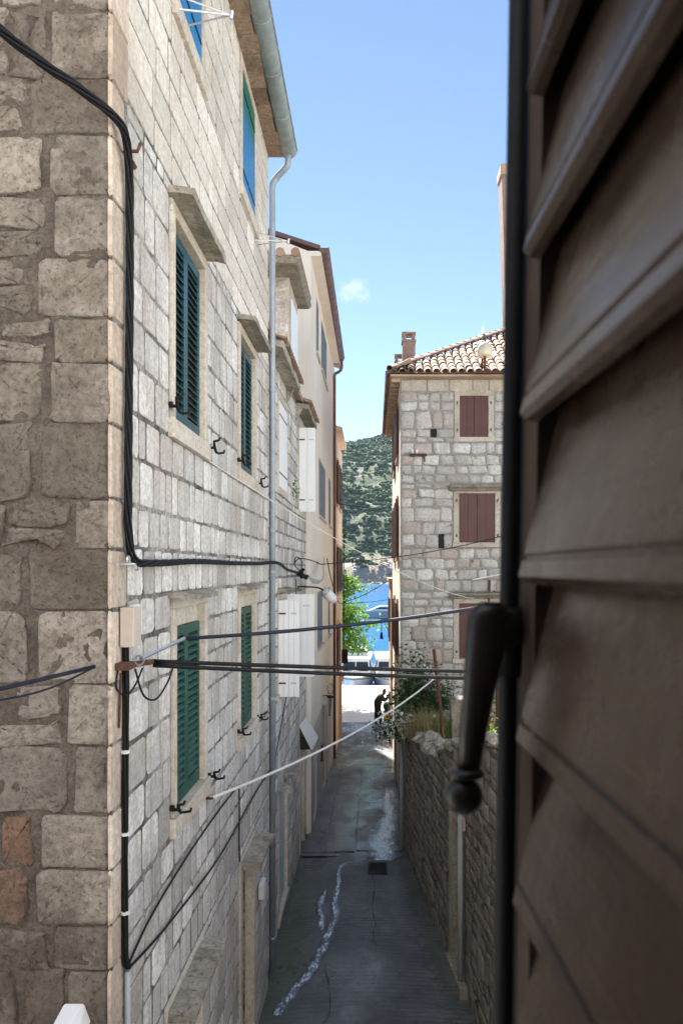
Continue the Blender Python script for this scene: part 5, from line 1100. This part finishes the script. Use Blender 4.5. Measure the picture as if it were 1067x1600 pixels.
def cruiser(x, y, label, flip=1, fly=True):
    """bow towards the quay"""
    fn = lambda a, l, z: V(x + a * flip, y + 8.2 - l, z); t = thing('motor_cruiser', (x, y + 4, SEA), label, 'boat', 'boats moored at the quay')
    hull(8.2, 2.9, SEA - .3, SEA + 1.15, fn, .4).build('hull', 'gel', t, True)
    q = MB(); q.tube([fn(-1.46 * (1 - max(0, (i / 12 - .45) / .55) ** 2.2), i / 12 * 8.2, SEA + 1.0 + .4 * (i / 12) ** 2) for i in range(13)], .03, 5); q.tube([fn(1.46 * (1 - max(0, (i / 12 - .45) / .55) ** 2.2), i / 12 * 8.2, SEA + 1.0 + .4 * (i / 12) ** 2) for i in range(13)], .03, 5); q.build('rubbing_strake', 'antifoul', t)
    z0 = SEA + 1.3
    q = MB(); q.hexa([fn(-1.2, 1.2, z0), fn(1.2, 1.2, z0), fn(1.0, 5.6, z0), fn(-1.0, 5.6, z0), fn(-1.1, 1.4, z0 + 1.0), fn(1.1, 1.4, z0 + 1.0), fn(.92, 4.9, z0 + 1.0), fn(-.92, 4.9, z0 + 1.0)]); cb = q.build('cabin', 'gel', t, bevel=.06)
    for a, b in ((-.88, -.05), (.05, .88)):
        q = MB(); q.quad(fn(a, 5.45, z0 + .3), fn(b, 5.45, z0 + .3), fn(b * .96, 5.06, z0 + .88), fn(a * .96, 5.06, z0 + .88)); o = q.build('windscreen', 'boatglass', cb)
    for s_ in (-1, 1): q = MB(); q.quad(fn(s_ * 1.17, 1.8, z0 + .35), fn(s_ * 1.03, 5.0, z0 + .35), fn(s_ * .97, 4.7, z0 + .85), fn(s_ * 1.13, 1.8, z0 + .85)); q.build('side_window', 'boatglass', cb)
    q = MB(); q.hexa([fn(-1.2, .8, z0 + 1.002), fn(1.2, .8, z0 + 1.002), fn(1.05, 5.1, z0 + 1.002), fn(-1.05, 5.1, z0 + 1.002), fn(-1.15, .8, z0 + 1.14), fn(1.15, .8, z0 + 1.14), fn(1.0, 5.0, z0 + 1.14), fn(-1.0, 5.0, z0 + 1.14)]); q.build('roof', 'gel', t, bevel=.03)
    if fly:
        q = MB(); q.hexa([fn(-.85, 1.6, z0 + 1.142), fn(.85, 1.6, z0 + 1.142), fn(.8, 4.0, z0 + 1.142), fn(-.8, 4.0, z0 + 1.142), fn(-.8, 1.6, z0 + 1.4), fn(.8, 1.6, z0 + 1.4), fn(.72, 3.75, z0 + 1.4), fn(-.72, 3.75, z0 + 1.4)]); q.build('flybridge', 'gel', t, bevel=.04)
        q = MB(); q.quad(fn(-.68, 3.76, z0 + 1.402), fn(.68, 3.76, z0 + 1.402), fn(.6, 3.5, z0 + 1.62), fn(-.6, 3.5, z0 + 1.62)); q.build('fly_screen', 'boatglass', t)
        q = MB(); q.box(-.72 + x, .72 + x, y + 4.6, y + 6.0, z0 + 1.63, z0 + 1.7); q.build('bimini', 'gel', t)
    q = MB(); rail = [fn(-.95, 5.2, z0 + .55), fn(-.75, 6.6, z0 + .62), fn(-.35, 7.8, z0 + .7), fn(0, 8.2, z0 + .72), fn(.35, 7.8, z0 + .7), fn(.75, 6.6, z0 + .62), fn(.95, 5.2, z0 + .55)]
    q.tube(smooth_path(rail, 5), .022, 6)
    for p in rail[:3] + rail[4:]: q.tube([p, p - V(0, 0, .55)], .015, 5)
    q.build('pulpit_rail', 'chrome', t, True)
    return t
cruiser(-1.3, 47.6, 'white motor cruiser moored nearest the left wall with a flybridge'); cruiser(1.15, 47.7, 'white boat with curved bow rail beside the right wall', 1, False)
ym = thing('motor_yacht', (2, 130, SEA), 'white motor yacht lying broadside in the bay', 'boat')
fn = lambda a, l, z: V(7.0 - l * 1.08, 130 + a * 1.08, SEA + (z - SEA) * 1.15)
hull(9.2, 3.0, SEA - .4, SEA + .95, fn, .3).build('hull', 'gel', ym, True)
q = MB(); q.hexa([fn(-1.1, 1.6, SEA + 1.0), fn(-1.1, 7.6, SEA + 1.1), fn(1.1, 7.6, SEA + 1.1), fn(1.1, 1.6, SEA + 1.0), fn(-1, 1.6, SEA + 1.9), fn(-1, 5.6, SEA + 1.9), fn(1, 5.6, SEA + 1.9), fn(1, 1.6, SEA + 1.9)]); q.build('cabin', 'gel', ym, bevel=.08)
for l0, l1, l2, l3 in ((4.2, 6.5, 5.5, 4.4), (1.9, 3.6, 3.4, 2.0)): q = MB(); q.quad(fn(-1.12, l0, SEA + 1.42), fn(-1.12, l1, SEA + 1.42), fn(-1.05, l2, SEA + 1.7), fn(-1.05, l3, SEA + 1.7)); q.build('side_window', 'boatglass', ym)
q = MB(); q.hexa([fn(-.8, .8, SEA + 1.9), fn(-.8, 3.4, SEA + 1.9), fn(.8, 3.4, SEA + 1.9), fn(.8, .8, SEA + 1.9), fn(-.7, .6, SEA + 2.35), fn(-.7, 3.0, SEA + 2.35), fn(.7, 3.0, SEA + 2.35), fn(.7, .6, SEA + 2.35)]); q.box(2.2, 6.2, 129.2, 130.8, SEA + 3.1, SEA + 3.22); q.tube([(3.2, 129.4, SEA + 2.6), (3.0, 129.4, SEA + 3.15)], .05, 5); q.tube([(5.4, 129.4, SEA + 2.6), (5.6, 129.4, SEA + 3.15)], .05, 5); q.build('flybridge', 'gel', ym)
sb = thing('small_boat', (2.2, 92, SEA), 'small white boat half hidden by the right-hand wall', 'boat'); fn = lambda a, l, z: V(5.6 - l, 92 + a, z)
hull(4.2, 1.7, SEA - .2, SEA + .7, fn, .35).build('hull', 'gel', sb, True); q = MB(); q.hexa([fn(-.6, 1.2, SEA + .75), fn(-.6, 3.0, SEA + .8), fn(.6, 3.0, SEA + .8), fn(.6, 1.2, SEA + .75), fn(-.5, 1.3, SEA + 1.4), fn(-.5, 2.4, SEA + 1.4), fn(.5, 2.4, SEA + 1.4), fn(.5, 1.3, SEA + 1.4)]); q.build('cabin', 'gel', sb, bevel=.05)
# person bending forward, arms raised to the face
pz = gz(35.0); P0 = V(.245, 35.0, pz)
J = {'pel': (-.10, 0, .93, .145, .12), 'sp': (-.08, 0, 1.13, .14, .12), 'ch': (.02, 0, 1.34, .17, .13), 'nk': (.15, 0, 1.46, .07, .07), 'hb': (.21, 0, 1.53, .075, .075), 'hc': (.26, 0, 1.61, .10, .092), 'ht': (.28, 0, 1.69, .075, .07)}
E = [('pel', 'sp'), ('sp', 'ch'), ('ch', 'nk'), ('nk', 'hb'), ('hb', 'hc'), ('hc', 'ht')]
for s, sx in ((1, 'l'), (-1, 'r')):
    k, a_, t_ = ((-.14, .52), (-.20, .09), (-.07, .035)) if s > 0 else ((0., .52), (.07, .09), (.21, .035))
    J.update({'h' + sx: (-.11, .10 * s, .88, .10, .10), 'k' + sx: (k[0], .11 * s, k[1], .075, .07), 'a' + sx: (a_[0], .12 * s, a_[1], .05, .048), 't' + sx: (t_[0], .13 * s, t_[1], .045, .03),
              's' + sx: (.04, .18 * s, 1.37, .075, .075), 'e' + sx: (.27, .17 * s, 1.19, .052, .05), 'w' + sx: (.40, .08 * s, 1.36, .034, .034), 'p' + sx: (.42, .055 * s, 1.43, .034, .026)})
    E += [('pel', 'h' + sx), ('h' + sx, 'k' + sx), ('k' + sx, 'a' + sx), ('a' + sx, 't' + sx), ('ch', 's' + sx), ('s' + sx, 'e' + sx), ('e' + sx, 'w' + sx), ('w' + sx, 'p' + sx)]
    for f, (dx, dy, dz) in enumerate(((.02, -.015, .06), (.026, -.003, .075), (.024, .01, .07), (.018, .022, .055), (-.03, .0, .035))):
        J['f%s%d' % (sx, f)] = (.42 + dx, .055 * s + dy, 1.43 + dz, .009, .009); E.append(('p' + sx, 'f%s%d' % (sx, f)))
ks = list(J); me = bpy.data.meshes.new('person'); me.from_pydata([P0 + V(*J[k][:3]) for k in ks], [(ks.index(a), ks.index(b)) for a, b in E], [])
m = NT('person_clothes'); hx = m.n('ShaderNodeVectorMath', {0: m.pos, 1: tuple(P0 + V(.29, 0, 1.61))}, operation='DISTANCE').outputs['Value']; hh = m.n('ShaderNodeVectorMath', {0: m.pos, 1: tuple(P0 + V(.43, 0, 1.46))}, operation='DISTANCE').outputs['Value']
k_ = m.mth('MAXIMUM', m.mth('LESS_THAN', hx, .115), m.mth('LESS_THAN', hh, .12)); m.done(m.mix(k_, m.mix(m.noise(20, 3), (.010, .010, .011), (.020, .019, .020)), (.24, .13, .09)), .8); MAT['person'] = m.m
me.materials.append(m.m); po = bpy.data.objects.new('person', me); COL.objects.link(po)
po.modifiers.new('skin', 'SKIN'); po.modifiers.new('sub', 'SUBSURF').levels = 2; po.modifiers['sub'].render_levels = 2
for i, k in enumerate(ks): kf = 1.0 if k[0] == 'f' else (1.12 if k in ('hc', 'ht', 'hb', 'nk') else (1.95 if k in ('pel', 'sp', 'ch', 'sl', 'sr') else 1.65)); me.skin_vertices[0].data[i].radius = (J[k][3] * kf, J[k][4] * kf); me.skin_vertices[0].data[i].use_root = (k == 'pel')
tag(po, 'person in dark clothes bending forward with hands raised to the face', 'person')
q = MB(); c_ = P0 + V(.245, 0, 1.635)
q.ico(c_, .118, 3, .05, rng, (1, .92, 1.02)); q.f = [f for f in q.f if sum((Vector(q.v[i]) - c_).dot(V(-.75, 0, .6)) for i in f) / 3 > -.005]; q.build('hair', 'cloth', po)
# parked scooter, half hidden by the corner
sct = thing('parked_scooter', (.62, 34.6, gz(34.6)), 'dark scooter with an amber panel parked beside the bending person', 'scooter'); zs = gz(34.6)
q = MB(); q.hexa([(.40, 34.0, zs + .35), (.78, 34.0, zs + .35), (.74, 35.2, zs + .38), (.44, 35.2, zs + .38), (.42, 34.0, zs + .78), (.76, 34.0, zs + .78), (.72, 35.1, zs + .72), (.46, 35.1, zs + .72)]); q.build('body', 'iron', sct, bevel=.08)
q = MB(); q.ico((.60, 34.15, zs + 1.05), .22, 3, .03, rng, (.95, 1, .95)); q.build('top_case', 'cloth', sct, True)
q = MB(); q.box(.42, .66, 33.97, 34.0, zs + .45, zs + .76); q.build('amber_panel', 'yellow', sct, bevel=.01)
q = MB(); q.box(.46, .74, 34.2, 35.0, zs + .785, zs + .86); q.build('seat', 'cloth', sct, bevel=.03)
for y in (34.15, 35.4): q = MB(); q.lathe((.54, y, zs + .24), [(.10, 0), (.23, .01), (.24, .06), (.23, .11), (.10, .12)], 18, 'X'); q.build('wheel', 'cable', sct, True)
q = MB(); q.tube([(.6, 35.4, zs + .24), (.6, 35.2, zs + .95), (.6, 35.15, zs + 1.05)], .03, 6); q.tube([(.35, 35.1, zs + 1.05), (.85, 35.1, zs + 1.05)], .018, 6); q.build('handlebar', 'iron', sct)

# ------------------------------------------------------------------ near shutter leaf with its bolt rod
sh = thing('louvred_shutter', (.1, .2, -.9), 'dark brown louvred window shutter opened beside the camera, out of focus', 'shutter')
TL = R(14); bx_, pitch, LEAN = .0755, .0875, .0156
prof = [(.0, .004), (.0, .0095), (.108, .0095), (.108, .002), (.105, 0), (.015, 0), (.0138, .0018), (.0122, .0018), (.011, 0), (.0025, .0)]
def slat_poly(z0, off, y):
    o = []
    for t, n_ in prof: o.append((bx_ + off + LEAN * z0 - .035 * (y - .42) + t * math.sin(TL) + n_ * math.cos(TL), y, z0 + t * math.cos(TL) - n_ * math.sin(TL)))
    return o
rng = random.Random(6)
def slat(mb, z0, off, y0, y1):
    a, b = slat_poly(z0, off, y0), slat_poly(z0, off, y1); n = len(a); mb.cur = (rng.random(), rng.random(), .5)
    mb.add(a + b, [tuple(range(n))[::-1], tuple(range(n, 2 * n))] + [(i, (i + 1) % n, n + (i + 1) % n, n + i) for i in range(n)])
for k in range(-11, 9):
    z0 = -.006 + k * pitch; q = MB(); slat(q, z0, rng.uniform(-.001, .001), -.03, .3925); q.build('slat', 'wood', sh)
def leaning_board(name, mat, x0, x1, y0, y1):
    f_ = lambda x, y, z: V(x + LEAN * z - .035 * (y - .42), y, z); q = MB()
    q.hexa([f_(x0, y0, -1.0), f_(x1, y0, -1.0), f_(x1, y1, -1.0), f_(x0, y1, -1.0), f_(x0, y0, .8), f_(x1, y0, .8), f_(x1, y1, .8), f_(x0, y1, .8)]); return q.build(name, mat, sh)
leaning_board('stile', 'darkbrown', .0855, .123, .393, .425); leaning_board('backing_board', 'darkbrown', .115, .123, -.03, .3925)
q = MB(); q.hexa([(.083, -.075, -1.0), (.135, -.075, -1.0), (.135, -.031, -1.0), (.083, -.031, -1.0), (.083, -.075, .8), (.135, -.075, .8), (.135, -.031, .8), (.083, -.031, .8)]); q.build('hanging_stile', 'wood', sh)
q = MB(); q.tube([(.0805 - .98 * LEAN, .43, -.98), (.0805 + .78 * LEAN, .43, .78)], .0066, 14); q.build('bolt_rod', 'iron', sh, True)
q = MB(); q.tube([(.0800, .43, -.062), (.0803, .43, -.022)], .0098, 14); q.build('sleeve', 'iron', sh, True)
q = MB(); cen = [(.0655, .415, -.0185), (.0655, .413, -.021), (.0645, .411, -.026), (.0625, .409, -.040), (.0590, .406, -.062), (.0545, .402, -.088), (.0510, .400, -.112)]; ws = [.0060, .0096, .0118, .0114, .0096, .0078, .0066]; n = 12; vs = []
for (x, y, z), w in zip(cen, ws): vs += [(x + w * math.cos(6.2832 * j / n), y + min(w, .0075) * math.sin(6.2832 * j / n), z) for j in range(n)]
L_ = len(cen); q.add(vs, [(i * n + j, i * n + (j + 1) % n, (i + 1) * n + (j + 1) % n, (i + 1) * n + j) for i in range(L_ - 1) for j in range(n)] + [tuple(range(n)), tuple((L_ - 1) * n + j for j in range(n))])
q.tube([(.064, .412, -.034), (.080, .43, -.036)], .0125, 12)
q.build('handle_lever', 'bronze', sh, True)
q = MB(); rr = .0104; q.lathe((.0486, .399, -.1235), [(rr * math.sin(a * math.pi / 12) + .0002, -rr * math.cos(a * math.pi / 12)) for a in range(13)], 22); q.lathe((.0503, .3995, -.1135), [(.0078, 0), (.0098, .001), (.0098, .0035), (.0075, .005)], 18); q.build('ball_knob', 'bronze', sh, True)
# ------------------------------------------------------------------ sea air between here and the far shore
hz = MB(); hz.box(-1300, 1300, -100, 1900, -13, 330); ho = hz.build('haze', 'dark'); stuff(ho)
hm_ = bpy.data.materials.new('sea_haze'); hm_.use_nodes = True; ht_ = hm_.node_tree; ht_.nodes.clear()
hv = ht_.nodes.new('ShaderNodeVolumePrincipled'); hv.inputs['Color'].default_value = (.64, .83, 1, 1); hv.inputs['Density'].default_value = .00007; hv.inputs['Anisotropy'].default_value = 0.
hout = ht_.nodes.new('ShaderNodeOutputMaterial'); ht_.links.new(hv.outputs[0], hout.inputs['Volume']); ho.data.materials.clear(); ho.data.materials.append(hm_)
tag(ho, 'thin sea haze softening the far hillside', 'haze')
